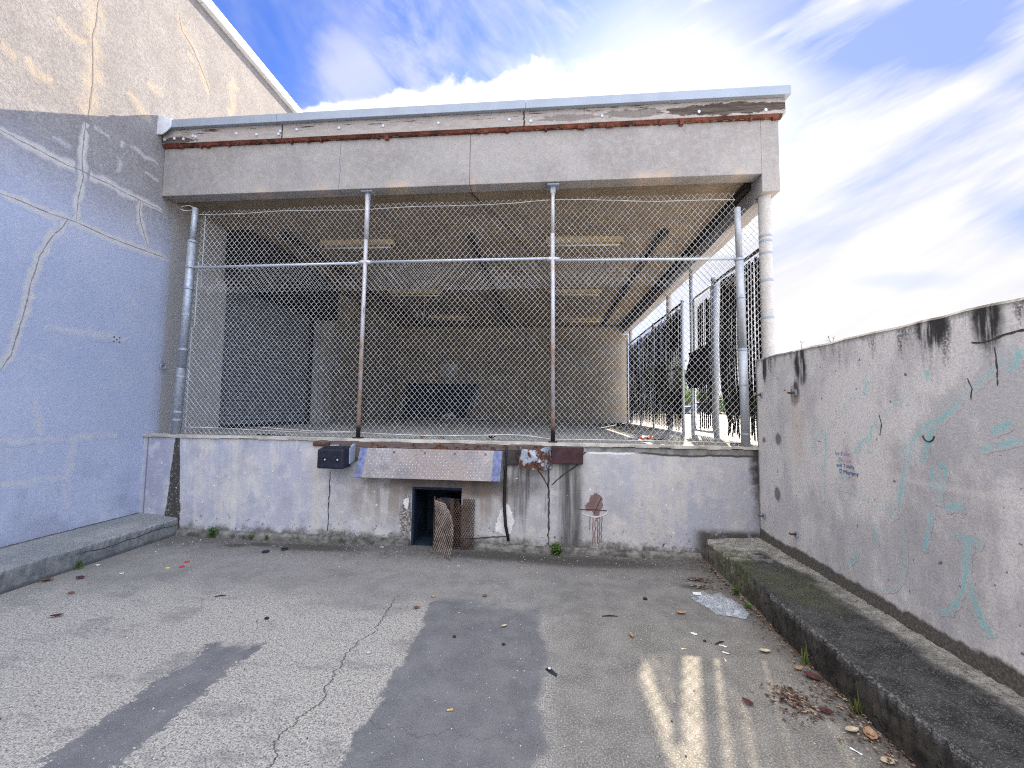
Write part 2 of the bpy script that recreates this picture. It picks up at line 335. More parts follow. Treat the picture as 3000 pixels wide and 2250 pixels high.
def m_beam(name='weathered_beam_stucco', a=(.285,.268,.255), b=(.355,.337,.32), stain=True):
    t = MT(name); P = t.pos; x, y, z = t.sep(P)
    n1 = t.noise(P, 1.6, 5, .6); n2 = t.noise(P, 14, 5, .65); n3 = t.noise(P, 70, 4, .7); fl = t.noise(t.sc(P,(8,8,1.2)), 1, 5, .6, 1.)
    c = t.mix(t.ss(n1,.35,.65), a, b)
    c = t.mix(t.m('MULTIPLY', t.ss(n2,.42,.66), .35), c, tuple(v*1.25 for v in b))
    c = t.mix(t.m('MULTIPLY', t.ss(n3,.46,.62), .25), c, tuple(v*.45 for v in a))
    if stain:
        c = t.mix(t.m('MULTIPLY', t.ss(fl,.5,.68), .28), c, (.34,.34,.36))
        o = t.m('MULTIPLY', t.ss(t.m('ADD', z, t.m('MULTIPLY', t.m('SUBTRACT', n2,.5), .2)), 4.44, 4.33), t.ss(t.noise(t.sc(P,(1.3,0,0)), 1, 4, .6), .48, .64))
        c = t.mix(t.m('MULTIPLY', o, .55), c, (.56,.42,.30))
        for jx in (-.96,): c = t.mix(t.m('MULTIPLY', t.ss(t.m('ABSOLUTE', t.m('SUBTRACT', x, jx)), .0065, .003), .8), c, (.09,.085,.08))
        wx = t.m('ADD', -2.62, t.m('MULTIPLY', t.m('SUBTRACT', t.noise(t.sc(P,(0,0,4)), 1, 4, .6), .5), .1))
        c = t.mix(t.m('MULTIPLY', t.ss(t.m('ABSOLUTE', t.m('SUBTRACT', x, wx)), .006, .002), .6), c, (.10,.095,.09))
    t.bump(t.m('ADD', t.m('MULTIPLY', n3,.7), n2), .4, .01)
    return t.out(c, .9)

def m_fascia():
    t = MT('peeling_fascia_paint'); P = t.pos; x, y, z = t.sep(P)
    gr = t.noise(t.sc(P,(1.4,9,30)), 2.2, 6, .7); n2 = t.noise(t.sc(P,(.45,1,1.3)), 14, 7, .75); n1 = t.noise(t.sc(P,(1,1,2.6)), 1.6, 5, .65)
    c = t.mix(t.ss(n2,.3,.7), (.31,.28,.258), (.41,.375,.35))
    for cx, cz, rx, rz, k in ((2.05,5.07,.75,.07,1.),(1.0,5.07,.4,.05,.55),(.25,5.06,.35,.04,.5),(-4.85,5.02,.28,.045,1.)):
        c = t.mix(t.m('MULTIPLY', t.blob(x, z, cx, cz, rx, rz, n2, 2.4, .12), k), c, t.mix(t.ss(gr,.4,.6), (.045,.036,.030), (.12,.095,.08)))
    flake = t.m('MULTIPLY', t.ss(t.m('ADD', gr, t.m('MULTIPLY', n1,.5)), .84, .88), t.ss(t.m('ADD', z, t.m('MULTIPLY', t.m('SUBTRACT', n2,.5), .2)), 5.05, 5.12)); c = t.mix(flake, c, (.035,.028,.024))
    ck = t.ss(gr, .70, .74); c = t.mix(t.m('MULTIPLY', ck, .8), c, (.07,.055,.045))
    for jx in (-3.38,-.30): c = t.mix(t.ss(t.m('ABSOLUTE', t.m('SUBTRACT', x, t.m('ADD', jx, t.m('MULTIPLY', t.m('SUBTRACT', n2,.5), .08)))), .012, .006), c, (.05,.03,.02))
    t.bump(gr, .5, .01)
    return t.out(c, .85)

def m_galv(name, c0=(.36,.39,.43), c1=(.56,.60,.65), rust=0., metal=.45, rough=.5, rz=(1.2,4.2)):
    t = MT(name); P = t.pos; x, y, z = t.sep(P)
    sp = t.voro(P, 55).outputs['Color']; s0 = t.n('ShaderNodeRGBToBW', {0: sp}).outputs[0]
    n2 = t.noise(P, 9, 5, .65)
    c = t.mix(s0, c0, c1)
    rg = rough
    if rust:
        v = t.noise(t.sc(P,(14,14,3)), 1, 6, .7)
        lvl = t.ss(z, rz[1], rz[0], .12, 1.)
        k = t.m('MULTIPLY', t.ss(t.m('ADD', v, t.m('MULTIPLY', lvl, .22*rust)), .60, .72), .85)
        c = t.mix(k, c, t.mix(t.ss(n2,.35,.65), (.24,.12,.065), (.50,.36,.25)))
        c = t.mix(t.ss(z, 1.42, 1.32), c, (.035,.025,.022))
        metal = t.m('MULTIPLY', t.m('SUBTRACT', 1., k), metal); rg = t.m('ADD', rough, t.m('MULTIPLY', k, .35))
    return t.out(c, rg, metal)

def m_rustplate(name, paint, rust_amt=.5, scale=9):
    t = MT(name); P = t.obj; n1 = t.noise(P, scale, 6, .7); n2 = t.noise(P, scale*5, 5, .7)
    r = t.mix(t.ss(n2,.35,.65), (.050,.022,.016), (.155,.062,.034))
    k = t.ss(n1, rust_amt+.02, rust_amt-.02)
    c = t.mix(k, paint, r); c = t.mix(t.m('MULTIPLY', t.ss(n2,.6,.7), .4), c, tuple(v*.4 for v in paint))
    t.bump(n2, .3, .004)
    return t.out(c, t.ss(k, 0, 1, .5, .9), .1)
def m_plate():
    t = MT('worn_diamond_plate'); P = t.pos; x, y, z = t.sep(P); n1 = t.noise(P, 4, 6, .7); n2 = t.noise(P, 40, 5, .7)
    c = t.mix(t.ss(n1,.35,.65), (.22,.205,.21), (.36,.345,.345))
    m = t.m('MULTIPLY', t.ss(t.m('ABSOLUTE', t.m('ADD', x, 1.2)), .75, .2), t.ss(n1,.38,.56))
    c = t.mix(t.m('MULTIPLY', m, .6), c, (.27,.195,.155))
    c = t.mix(t.m('MULTIPLY', t.ss(n2,.5,.66), .5), c, (.16,.12,.10))
    return t.out(c, .5, .35)

STUCCO = m_stucco(); DOCK = m_dock(); RWALL = m_rightwall(); GROUND = m_ground()
LEDGE_L = m_ledge('pale_ledge_concrete', 0); LEDGE_R = m_ledge('mossy_dark_concrete', 1)
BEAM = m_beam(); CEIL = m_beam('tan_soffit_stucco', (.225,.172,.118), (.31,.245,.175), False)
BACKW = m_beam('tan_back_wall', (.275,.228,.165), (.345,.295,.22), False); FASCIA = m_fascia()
GALV = m_galv('galvanised_steel', (.28,.305,.34), (.47,.505,.55)); GALVB = m_galv('bright_galvanised_rail', (.42,.45,.48), (.60,.635,.68), metal=.3)
RUSTY = m_galv('rusting_galvanised_post', (.40,.39,.41), (.56,.55,.57), rust=1., metal=.25)
WIRE = simple('galvanised_wire', (.53,.525,.51), .5, .1, .28, 9)
WHITE_METAL = simple('white_coping_metal', (.78,.80,.82), .45, 0, .06, 3)
GUTTER = simple('grey_gutter_metal', (.29,.335,.40), .45, .1, .08, 2.5)
CAPW = simple('pale_moulded_plastic', (.62,.65,.70), .5, 0, .12, 8)
SEAL = simple('red_brown_sealant', (.125,.036,.020), .6, 0, .6, 9)
BLACK = simple('black_slat_plastic', (.007,.007,.009), .6, 0, .4, 20)
TARP = simple('black_tarpaulin', (.010,.010,.012), .65, 0, .3, 9)
RUBBER = simple('black_moulded_rubber', (.014,.016,.028), .5, 0, .35, 14)
TREAD = simple('bare_tread_steel', (.47,.45,.44), .4, .35, .3, 6)
DECKM = m_beam('smooth_deck_concrete', (.27,.27,.255), (.34,.34,.32), False)
NOSE = simple('cream_nosing_paint', (.46,.43,.375), .85, 0, .32, 5)
STEELR = m_rustplate('rusted_steel_angle', (.13,.095,.082), .46)
MAROON = simple('maroon_painted_steel', (.055,.024,.028), .5, 0, .35, 9)
BRKT = m_rustplate('flaking_pale_blue_steel', (.29,.33,.38), .50, 9); BRKT2 = m_rustplate('weathered_blue_steel', (.29,.33,.385), .36, 10)
PLATE = m_plate(); BLUEP = simple('worn_blue_paint', (.15,.175,.31), .6, .1, .35, 22)
RUSTMESH = simple('rusty_expanded_steel', (.085,.055,.040), .8, .1, .5, 14); RUSTMESH2 = simple('dull_expanded_steel', (.24,.20,.165), .8, .1, .4, 14)
PITM = simple('dark_blue_pit_paint', (.010,.019,.036), .8, 0, .5, 5)
SHUT = simple('grey_shutter_steel', (.20,.222,.25), .55, .1, .12, 4)
TRACK = simple('dark_track_steel', (.040,.035,.032), .6, .3, .3, 8)
LAMPM = simple('yellowed_lamp_enamel', (.52,.42,.26), .5, 0, .15, 8); TUBE = simple('unlit_glass_tube', (.68,.66,.62), .3, 0, .05, 8)
COLM = m_beam('painted_column', (.45,.43,.405), (.52,.50,.475), False)

# surveyed (y, z) courses of the filled cracks and the spray-paint strokes
STRONG=[[(3.038,4.105),(3.154,4.099),(3.278,4.1),(3.41,4.09),(3.551,4.092),(3.686,4.115),(3.798,4.107),(3.95,4.119),(4.115,4.111),(4.29,4.118),(4.436,4.122),(4.569,4.124)],[(3.078,3.517),(3.194,3.524),(3.318,3.518),(3.45,3.513),(3.65,3.531),(3.806,3.522),(3.975,3.511),(4.157,3.509),(4.353,3.514),(4.522,3.522),(4.703,3.53)],[(3.679,4.656),(3.673,4.517),(3.675,4.384),(3.672,4.248),(3.681,4.112),(3.698,4.056),(3.683,3.933),(3.668,3.812),(3.669,3.681),(3.664,3.548)],[(4.3,4.119),(4.291,3.963),(4.319,3.848),(4.383,3.682),(4.433,3.562)],[(3.591,3.521),(3.554,3.422),(3.491,3.321),(3.433,3.172),(3.39,3.033),(3.368,2.872),(3.351,2.802),(3.325,2.518),(3.29,2.284),(3.253,2.041),(3.189,1.888)]]
FAINT=[[(3.41,4.299),(3.566,4.3)],[(4.139,4.716),(4.311,4.692),(4.483,4.704)],[(4.325,4.493),(4.498,4.486)],[(3.751,4.662),(3.911,4.679)],[(4.036,4.707),(4.051,4.623)],[(4.023,4.491),(4.036,4.303)],[(3.475,3.455),(3.495,3.358)],[(3.457,1.608),(3.495,1.393),(3.536,1.238),(3.565,1.081)],[(3.234,1.231),(3.431,1.223),(3.714,1.216)],[(3.792,0.473),(3.779,0.862),(3.807,1.054),(3.817,1.2),(3.892,1.237),(4.235,1.222)],[(3.262,0.831),(3.458,0.824),(3.755,0.818)],[(3.471,2.36),(3.843,2.37),(4.275,2.37)]]
UPPER=[[(3.701,6.114),(3.698,5.834),(3.675,5.628),(3.7,5.38),(3.71,5.119),(3.705,4.881),(3.694,4.721)],[(4.611,6.917),(4.67,6.731),(4.842,6.649),(4.978,6.496),(5.122,6.313),(5.17,6.209)],[(3.364,5.538),(3.512,5.501),(3.626,5.49)],[(3.144,4.911),(3.239,4.856),(3.373,4.86)],[(4.264,5.658),(4.484,5.658)],[(4.05,5.315),(4.198,5.259),(4.354,5.199)],[(5.513,6.856),(5.575,6.442),(5.539,6.079)],[(2.985,4.882),(3.102,4.872)],[(4.758,6.477),(4.954,6.474)]]
TEAL=[[(3.07,1.854),(3.066,1.808)],[(3.053,1.826),(3.063,1.732)],[(2.597,1.866),(2.592,1.802)],[(2.122,1.929),(2.21,1.86),(2.301,1.784),(2.421,1.668)],[(2.421,1.668),(2.465,1.612),(2.554,1.56),(2.588,1.493),(2.616,1.394),(2.653,1.3)],[(2.112,1.921),(2.13,1.875),(2.159,1.811)],[(2.553,1.567),(2.641,1.512),(2.712,1.423),(2.785,1.353)],[(2.716,1.423),(2.753,1.286),(2.796,1.146),(2.831,0.996)],[(2.738,1.736),(2.852,1.642),(2.978,1.521)],[(2.978,1.521),(3.045,1.448),(3.127,1.371),(3.189,1.301)],[(3.02,1.511),(3.03,1.423),(3.057,1.315)],[(3.167,1.736),(3.297,1.614),(3.439,1.483),(3.471,1.421)],[(3.491,1.44),(3.485,1.278),(3.531,1.079)],[(3.52,1.448),(3.607,1.37),(3.634,1.315),(3.606,1.244)],[(3.356,1.282),(3.338,1.207),(3.316,1.124)],[(3.196,1.171),(3.325,1.08)],[(3.378,1.056),(3.475,1.043),(3.536,0.997),(3.555,0.912),(3.55,0.852)],[(2.587,1.287),(2.594,1.162)],[(2.546,1.297),(2.516,1.311),(2.51,1.27),(2.53,1.189),(2.547,1.143)],[(2.546,1.293),(2.558,1.198),(2.559,1.062)],[(2.173,1.566),(2.258,1.509)],[(2.127,1.481),(2.216,1.449),(2.315,1.417)],[(3.328,1.018),(3.181,1.01),(3.069,0.99)],[(3.035,0.826),(3.018,0.755),(3.02,0.678)],[(2.605,1.021),(2.635,0.888),(2.67,0.76)],[(2.468,0.919),(2.397,0.928),(2.331,0.902)],[(2.41,0.918),(2.422,0.821),(2.429,0.739),(2.412,0.655),(2.385,0.576),(2.353,0.504),(2.316,0.45)],[(2.426,0.74),(2.451,0.637),(2.482,0.55),(2.526,0.481),(2.599,0.441)],[(3.191,0.584),(3.218,0.521),(3.307,0.433)],[(2.819,0.879),(2.792,0.794),(2.805,0.634),(2.838,0.512),(2.897,0.44),(2.996,0.388)],[(2.955,0.977),(2.831,0.999)],[(2.956,0.973),(2.879,0.951),(2.845,0.904)],[(2.522,1.066),(2.413,1.089)]]

# ---------------------------------------------------------------- the setting
def plane(name, x0,x1,y0,y1,z, mat):
    m = MB(); m.quad((x0,y0,z),(x1,y0,z),(x1,y1,z),(x0,y1,z)); return tag(m.build(name, mat), kind='structure')
plane('ground', -260, 260, -260, 320, 0, GROUND)
m = MB(); m.box(2.66, 150, -40, 220, -.05, 1.15); m.box(-16, 2.66, 13.4, 220, -.05, 1.15)
tag(m.build('pavement', simple('sunlit_pavement', (.52,.49,.45), .9, 0, .2, .8)), kind='structure')

# ---------------------------------------------------------------- tall building
LX = -5.05
bld = thing('warehouse_building', 'tall blue-grey stucco building with patched cracks and a grey roller door, left of the dock', 'building', (LX, 4, 0))
m = MB()
m.box(LX-.3, LX, -14, 5.67, -.02, 7.40); m.box(LX-.3, LX, 8.25, 13.1, -.02, 7.40)
m.box(LX-.3, LX, 5.67, 8.25, 3.62, 7.40); m.box(LX-.3, LX, 5.67, 8.25, -.02, 1.205)
m.build('wall', STUCCO, bld)
m = MB(); m.box(-16, LX-.3, -14, -13.7, 0, 7.4); m.box(-16, -15.7, -13.7, 13.1, 0, 7.4); m.box(-15.7, LX-.3, 12.8, 13.1, 0, 7.4); m.build('rear_wall', STUCCO, bld)
m = MB(); m.box(-16, LX-.02, -14, 13.1, 7.402, 7.46); m.build('roof', simple('flat_roof_felt', (.2,.2,.2)), bld)
m = MB(); m.box(LX-.26, LX+.075, -14.05, 4.9, 7.39, 7.545); m.box(LX-.26, LX+.077, 4.905, 13.15, 7.39, 7.547); m.build('coping', WHITE_METAL, bld, bevel=.008)
m = MB(); m.box(LX-.01, LX+.09, 8.29, 8.66, 1.21, 4.33); m.build('pilaster', BEAM, bld, bevel=.01)
# roller door: one corrugated curtain, guide rails, shade-black hood
rd = None
m = MB(); zz = 1.25; prof = []
while zz < 3.66:
    prof += [(LX-.215, zz), (LX-.19, zz+.018), (LX-.19, zz+.062), (LX-.215, zz+.076)]; zz += .082
for i in range(len(prof)-1):
    a, b = prof[i], prof[i+1]; m.quad((a[0],5.7,a[1]),(a[0],8.22,a[1]),(b[0],8.22,b[1]),(b[0],5.7,b[1]))
rd = m.build('roller_door', SHUT, bld)
for y0 in (5.672, 8.168):
    m = MB(); m.box(LX-.25, LX-.14, y0, y0+.08, 1.21, 3.618); m.build('guide_rail', TRACK, rd, bevel=.006)
m = MB(); m.box(LX-.24, LX-.15, 5.755, 8.165, 1.212, 1.252); m.build('bottom_bar', simple('dark_rubber_seal', (.03,.03,.034)), rd)
m = MB(); m.box(LX+.003, LX+.40, 5.60, 8.27, 3.50, 4.335); m.build('shutter_hood_shade', simple('shade_black_hood',(.018,.018,.022),.7,0,.3,5), bld, bevel=.02)  # hood enlarged and blackened to stand for shade above the door

# filled cracks: thin irregular coats of filler with the crack still showing down the middle
def resample(pl, step):
    out = [Vector(pl[0])]
    for a, b in zip(pl, pl[1:]):
        a = Vector(a); b = Vector(b); n = max(1, int((b-a).length/step))
        for i in range(1, n+1): out.append(a.lerp(b, i/n))
    return out
def stroke(mb, pl, w, X, off, jit=.25, step=.05, seed=0, sx=1, taper=True):
    """ribbon along a polyline of (y, z) on the plane x = X (offset towards sx)"""
    rnd = random.Random(seed); P = resample(pl, step); n = len(P); vs = []; u = 0; us = []
    for i, p in enumerate(P):
        t = (P[min(i+1,n-1)] - P[max(i-1,0)]).normalized(); nr = Vector((-t.y, t.x))
        ww = w*(1 + jit*(rnd.random()*2-1)); wig = nr*w*jit*.5*(rnd.random()*2-1)
        if taper: ww *= min(1, .55 + .9*min(i, n-1-i)*step/.3)
        if i: u += (p-P[i-1]).length
        us.append(u)
        for s in (-.5, .5): q = p + wig + nr*ww*s; vs.append((X+sx*off, q.x, q.y))
    for i in range(n-1):
        mb.add([vs[2*i], vs[2*i+1], vs[2*i+3], vs[2*i+2]], [(0,1,2,3)], [[(us[i],0),(us[i],1),(us[i+1],1),(us[i+1],0)]])
FILL = m_stucco('beige_crack_filler', core=(.56,.52,.475), edge=(.50,.48,.46), scale=16, amount=.85, fade=.55, wear=(.22,.46))
FILL2 = m_stucco('thin_beige_filler', core=(.53,.505,.485), edge=(.50,.48,.47), scale=12, amount=.8, fade=.8, wear=(.32,.60))
FILLU = m_stucco('ochre_crack_filler', core=(.50,.385,.245), edge=(.43,.355,.27), scale=9, amount=.62, fade=.88, wear=(.30,.62))
HAIR = decal('crack_line', (.23,.21,.20), None, 30, .4, .72)
for i, pl in enumerate(STRONG):
    m = MB(); stroke(m, pl, .155 if i < 2 else .125, LX, .0003+.00005*i, .22, .05, i); f = m.build('crack_repair', FILL, bld)
    m = MB(); stroke(m, pl, .010, LX, .0013+.0001*i, .5, .035, i+50); m.build('crack', HAIR, f)
for i, pl in enumerate(FAINT):
    m = MB(); stroke(m, pl, .13, LX, .00033+.00005*i, .3, .05, i+100); m.build('crack_repair', FILL2, bld)
for i, pl in enumerate(UPPER):
    m = MB(); stroke(m, pl, .34 if i == 0 else .28, LX, .0003+.00005*i, .3, .08, i+200); f = m.build('crack_repair', FILLU, bld)
    if i in (0,1): m = MB(); stroke(m, pl, .014, LX, .0022+.0001*i, .5, .05, i+250); m.build('crack', HAIR, f)

# small hose clip and drilled holes
hk = thing('wall_clip', 'small steel ring clip screwed to the blue-grey wall left of the fence post', 'clip', (LX, 4.70, 2.10))
m = MB(); m.box(LX+.001, LX+.012, 4.675, 4.725, 2.10, 2.16); m.build('base_plate', GALV, hk, bevel=.004)
m = MB(); m.tube([(LX+.03, 4.70+.035*math.sin(a*math.pi/8), 2.085+.035*math.cos(a*math.pi/8)) for a in range(17)], .006, 6, False); m.build('ring', GALV, hk, True)
HOLE = simple('drilled_hole_dark', (.05,.05,.055), .9)
m = MB()
for a, b in ((4.12,2.37),(4.15,2.345),(4.18,2.37),(4.12,2.32),(4.18,2.32)):
    m.tube([(LX-.002,a,b),(LX+.003,a,b)], .009, 7)
m.build('drilled_hole', HOLE, bld)

# ---------------------------------------------------------------- dock platform
D = 4.55; Z = 1.21
dock = thing('loading_dock', 'raised concrete loading dock with peeling lavender and beige paint on its front', 'loading dock', (-1.2, D, 0))
px0, px1, pz = -1.555, -.975, .665
m = MB()
def sheet(x0,x1,z0,z1): m.quad((x0,D,z0),(x1,D,z0),(x1,D,z1),(x0,D,z1))
sheet(LX, px0, -.02, 1.18); sheet(px1, 2.62, -.02, 1.18); sheet(px0, px1, pz, 1.18)
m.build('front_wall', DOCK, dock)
m = MB()                                                    # hatch recess behind the dock plate
for q in (((px0,D,0),(px0,D+.6,0),(px0,D+.6,pz),(px0,D,pz)), ((px1,D,0),(px1,D,pz),(px1,D+.6,pz),(px1,D+.6,0)),
          ((px0,D,pz),(px0,D+.6,pz),(px1,D+.6,pz),(px1,D,pz)), ((px0,D+.6,0),(px1,D+.6,0),(px1,D+.6,pz),(px0,D+.6,pz)), ((px0,D,.004),(px1,D,.004),(px1,D+.6,.004),(px0,D+.6,.004))): m.quad(*q)
pit = m.build('hatch_recess', PITM, dock)
m = MB(); m.box(px0-.004, px0+.022, D-.008, D+.05, 0, pz); m.box(px0+.022, px1, D-.008, D+.05, pz-.022, pz+.004); m.build('hatch_frame', PITM, pit)
m = MB(); m.box(-1.30, -1.16, D+.25, D+.52, .03, .5); m.box(-1.28,-1.18,D+.22,D+.25,.2,.42); m.build('hatch_machinery', simple('blue_painted_machinery',(.03,.05,.10),.6), pit, bevel=.01)
m = MB(); m.box(LX, 2.66, 4.70, 13.1, 1.0, Z); m.build('deck', DECKM, dock)
m = MB()
N = 60
for i in range(N):                                          # nosing with a slightly ragged edge
    xa = LX + (2.66-LX)*i/N; xb = LX + (2.66-LX)*(i+1)/N; za = 1.184 + random.uniform(-.006,.006)
    m.box(xa, xb, D-.018 + random.uniform(-.003,.003), 4.70, za, 1.2125)
m.build('nosing', NOSE, dock)
m = MB(); m.prism([(D-.055,-.01),(D-.048,.045),(D-.004,.075),(D-.004,-.01)], 'x', -4.49, px0-.02); m.prism([(D-.075,-.01),(D-.065,.035),(D-.004,.06),(D-.004,-.01)], 'x', px1+.1, 1.68)
m.build('footing', simple('dirty_footing_concrete', (.13,.125,.11), .95, 0, .6, 11), dock, bevel=.008)
m = MB(); m.box(-2.80, .42, D-.028, D-.001, 1.118, 1.174); st = m.build('steel_angle', STEELR, dock, bevel=.004)
m = MB(); m.box(.06, .41, D-.05, D-.002, .985, 1.174); m.build('mounting_plate', MAROON, dock, bevel=.006)
m = MB(); m.box(-2.36, -2.14, D-.03, D-.002, .955, 1.116); m.build('mounting_plate', STEELR, dock, bevel=.006)
m = MB(); m.box(-.47, -.30, D-.035, D-.002, .95, 1.116); m.box(-.49,-.47,D-.06,D-.002,.9,1.11); m.build('mounting_plate', simple('blackened_steel', (.045,.038,.038), .8, .1, .5, 9), dock, bevel=.006)
# joint lines and shrinkage cracks of the front wall
def xstroke(mb, pl, w, y, jit=.4, step=.03, seed=0):
    q = MB(); stroke(q, pl, w, 0, 0, jit, step, seed)
    for f, u in zip(q.f, q.uv): mb.add([(q.v[k][1], y, q.v[k][2]) for k in f], [(0,1,2,3)], [u])
def jag(p, q, amp, n, seed):
    r = random.Random(seed); out = []
    for i in range(n+1): t = i/n; out.append((p[0]+(q[0]-p[0])*t + r.uniform(-amp,amp)*(0<i<n), p[1]+(q[1]-p[1])*t))
    return out
CRK = decal('dark_wall_crack', (.055,.05,.047), None, 40, .4, 1.0)
for k, (pl, w) in enumerate(((jag((.028,.93),(.03,.07),.008,24,3),.018), (jag((-2.575,.82),(-2.58,.12),.006,20,4),.012), ([(-.11,.91),(-.04,.83),(.01,.74),(.028,.70)],.014), ([(.38,1.08),(.33,.95),(.22,.88),(.13,.80),(.06,.74)],.016), (jag((-1.0,.09),(-.42,.15),.012,10,5),.014), ([(.44,1.12),(.36,1.05),(.35,.96)],.02))):
    m = MB(); xstroke(m, pl, w, D-.004, seed=k); m.build('crack', CRK, dock)
def patch(poly, y, jit, seed, n=7):
    """closed ragged outline on the dock front as one flat coat 3 mm proud"""
    r = random.Random(seed); P = []
    for a, b in zip(poly, poly[1:]+poly[:1]):
        for i in range(n): t = i/n; P.append((a[0]+(b[0]-a[0])*t + r.uniform(-jit,jit), a[1]+(b[1]-a[1])*t + r.uniform(-jit,jit)))
    m = MB(); m.add([(u, y, v) for u, v in P], [tuple(range(len(P)))]); return m
PEEL = simple('bare_white_plaster', (.70,.68,.65), .95, 0, .14, 14)
patch([(-.50,.47),(-.44,.52),(-.39,.43),(-.36,.30),(-.40,.19),(-.43,.13),(-.52,.17),(-.585,.22),(-.56,.30),(-.545,.37)], D-.003, .011, 5).build('plaster_patch', PEEL, dock)
m = patch([(-1.665,.52),(-1.60,.54),(-1.60,.47),(-1.625,.40),(-1.66,.45)], D-.003, .008, 6, 4); m.build('plaster_patch', PEEL, dock)
SPL = simple('brown_paint_splash', (.20,.125,.115), .8, 0, .18, 12)
m = patch([(.50,.63),(.555,.665),(.60,.64),(.63,.60),(.632,.50),(.60,.47),(.60,.40),(.565,.36),(.54,.40),(.52,.47),(.45,.465),(.44,.52),(.475,.56)], D-.003, .008, 8)
for k, (x, z0, z1) in enumerate(((.49,.42,.26),(.525,.42,.08),(.552,.37,.07),(.575,.37,.11),(.60,.40,.06),(.622,.42,.12))):
    P = jag((x, z0), (x+random.uniform(-.01,.01), z1), .005, 9, k+20)
    for a, b in zip(P, P[1:]): m.add([(a[0]-.005,D-.003,a[1]),(a[0]+.005,D-.003,a[1]),(b[0]+.005,D-.003,b[1]),(b[0]-.005,D-.003,b[1])], [(0,1,2,3)])
m.build('paint_splash', SPL, dock)
m = MB(); xstroke(m, [(.37,.475),(.44,.477),(.56,.478),(.68,.472)], .014, D-.005, .3, .03, 60); m.build('crack', CRK, dock)
m = MB(); xstroke(m, [(.40,.44),(.46,.415),(.54,.40),(.62,.41),(.66,.435),(.685,.47)], .018, D-.004, .3, .02, 61); m.build('plaster_patch', decal('white_chip_edge', (.62,.61,.59), None, 40, .35, .9), dock)
# paint flakes knocked off the wall: one small fleck per chip
for x, z in ((-3.86,.70),(-3.80,.66),(-3.31,.80),(-3.34,.49),(-3.33,.45),(-2.95,.72),(-4.87,.47),(-4.78,.86),(-2.02,.60),(-1.99,.44),(-4.2,.40),(1.05,.52)):
    s = random.uniform(.008,.016); m = MB(); m.add([(x-s,D-.004,z-s*.6),(x+s*.7,D-.004,z-s),(x+s,D-.004,z+s*.8),(x-s*.4,D-.004,z+s*1.3)], [(0,1,2,3)]); m.build('paint_chip', PEEL, dock)

# ---------------------------------------------------------------- dock plate
lip = thing('dock_plate', 'hinged diamond-plate dock lip hanging down between the two bumpers', 'dock plate', (-1.36, 4.53, 1.12))
A0, A1 = Vector((-2.195, 4.515, 1.112)), Vector((-.505, 4.515, 1.112)); B0, B1 = Vector((-2.205, 4.40, .785)), Vector((-.505, 4.40, .782))
ex = (A1-A0).normalized(); ez = (B0-A0).normalized(); en = ex.cross(ez)
if en.y > 0: en = -en
W = (A1-A0).length; Hh = (B0-A0).length; th = .016
def lp(u, v, d): return A0 + ex*u + ez*v + en*d
m = MB(); m.hexa([lp(0,0,-th),lp(W,0,-th),lp(W,Hh,-th),lp(0,Hh,-th),lp(0,0,0),lp(W,0,0),lp(W,Hh,0),lp(0,Hh,0)])
nu, nv = int(W/.036), int(Hh/.034)
for i in range(nu):
    for j in range(nv):
        u = .018 + i*.036; v = .018 + j*.034; a = R(48) if (i+j) % 2 else R(-42)
        if u < .105 or u > W-.115 or v > Hh-.018: continue
        d = Vector((math.cos(a), math.sin(a)))*.0185; e = Vector((-math.sin(a), math.cos(a)))*.0050
        P = [(u-d.x, v-d.y), (u+e.x, v+e.y), (u+d.x, v+d.y), (u-e.x, v-e.y)]
        m.add([lp(p, q, .0006) for p, q in P] + [lp(u-d.x*.4, v-d.y*.4, .0035), lp(u+d.x*.4, v+d.y*.4, .0035)], [(0,1,4),(1,5,4),(1,2,5),(2,3,5),(3,4,5),(3,0,4)])
pl_ = m.build('plate', PLATE, lip); pl_.data.materials.append(TREAD)
for f_ in pl_.data.polygons:
    if f_.index >= 6: f_.material_index = 1
for a, b in ((.0005,.085),(W-.095,W-.0005)):
    m = MB(); m.hexa([lp(a,.001,.001),lp(b,.001,.001),lp(b,Hh-.001,.001),lp(a,Hh-.001,.001),lp(a,.001,.004),lp(b,.001,.004),lp(b,Hh-.001,.004),lp(a,Hh-.001,.004)]); m.build('warning_stripe', BLUEP, lip)
m = MB(); k = 0
while k < 8: m.tube([lp(.03+k*.208,-.012,-.012), lp(.03+k*.208+.17,-.012,-.012)], .012, 8); k += 1
m.build('hinge', STEELR, lip, True)
for u in (.42,.79,1.14,1.50):
    m = MB(); m.tube([lp(u,.045,.001), lp(u,.045,.007)], .012, 8); m.build('bolt', STEELR, lip)

# ---------------------------------------------------------------- bumpers
bu = thing('dock_bumper', 'black moulded rubber dock bumper with two bolt holes, left of the dock plate', 'bumper', (-2.5, 4.5, 1.0))
m = MB()
x0, x1, zb, zt, yf, yb = -2.605, -2.265, .885, 1.105, 4.30, 4.44
m.hexa([(x0,yf,zb),(x1-.03,yf,zb),(x1,yb,zb+.01),(x0+.02,yb,zb+.01),(x0,yf,zt),(x1-.03,yf,zt),(x1,yb,zt+.035),(x0+.02,yb,zt+.035)])
blk = m.build('rubber_block', RUBBER, bu, bevel=.018)
for x in (x0+.095, x0+.245):
    m = MB(); m.tube([(x,yf-.003,.995),(x,yf+.02,.995)], .024, 12); h = m.build('bolt_hole', simple('bolt_hole_black',(.003,.003,.004),.9), bu)
    m = MB(); m.tube([(x+.004,yf-.006,.992),(x+.004,yf,.992)], .011, 8); m.build('bolt', GALVB, bu)
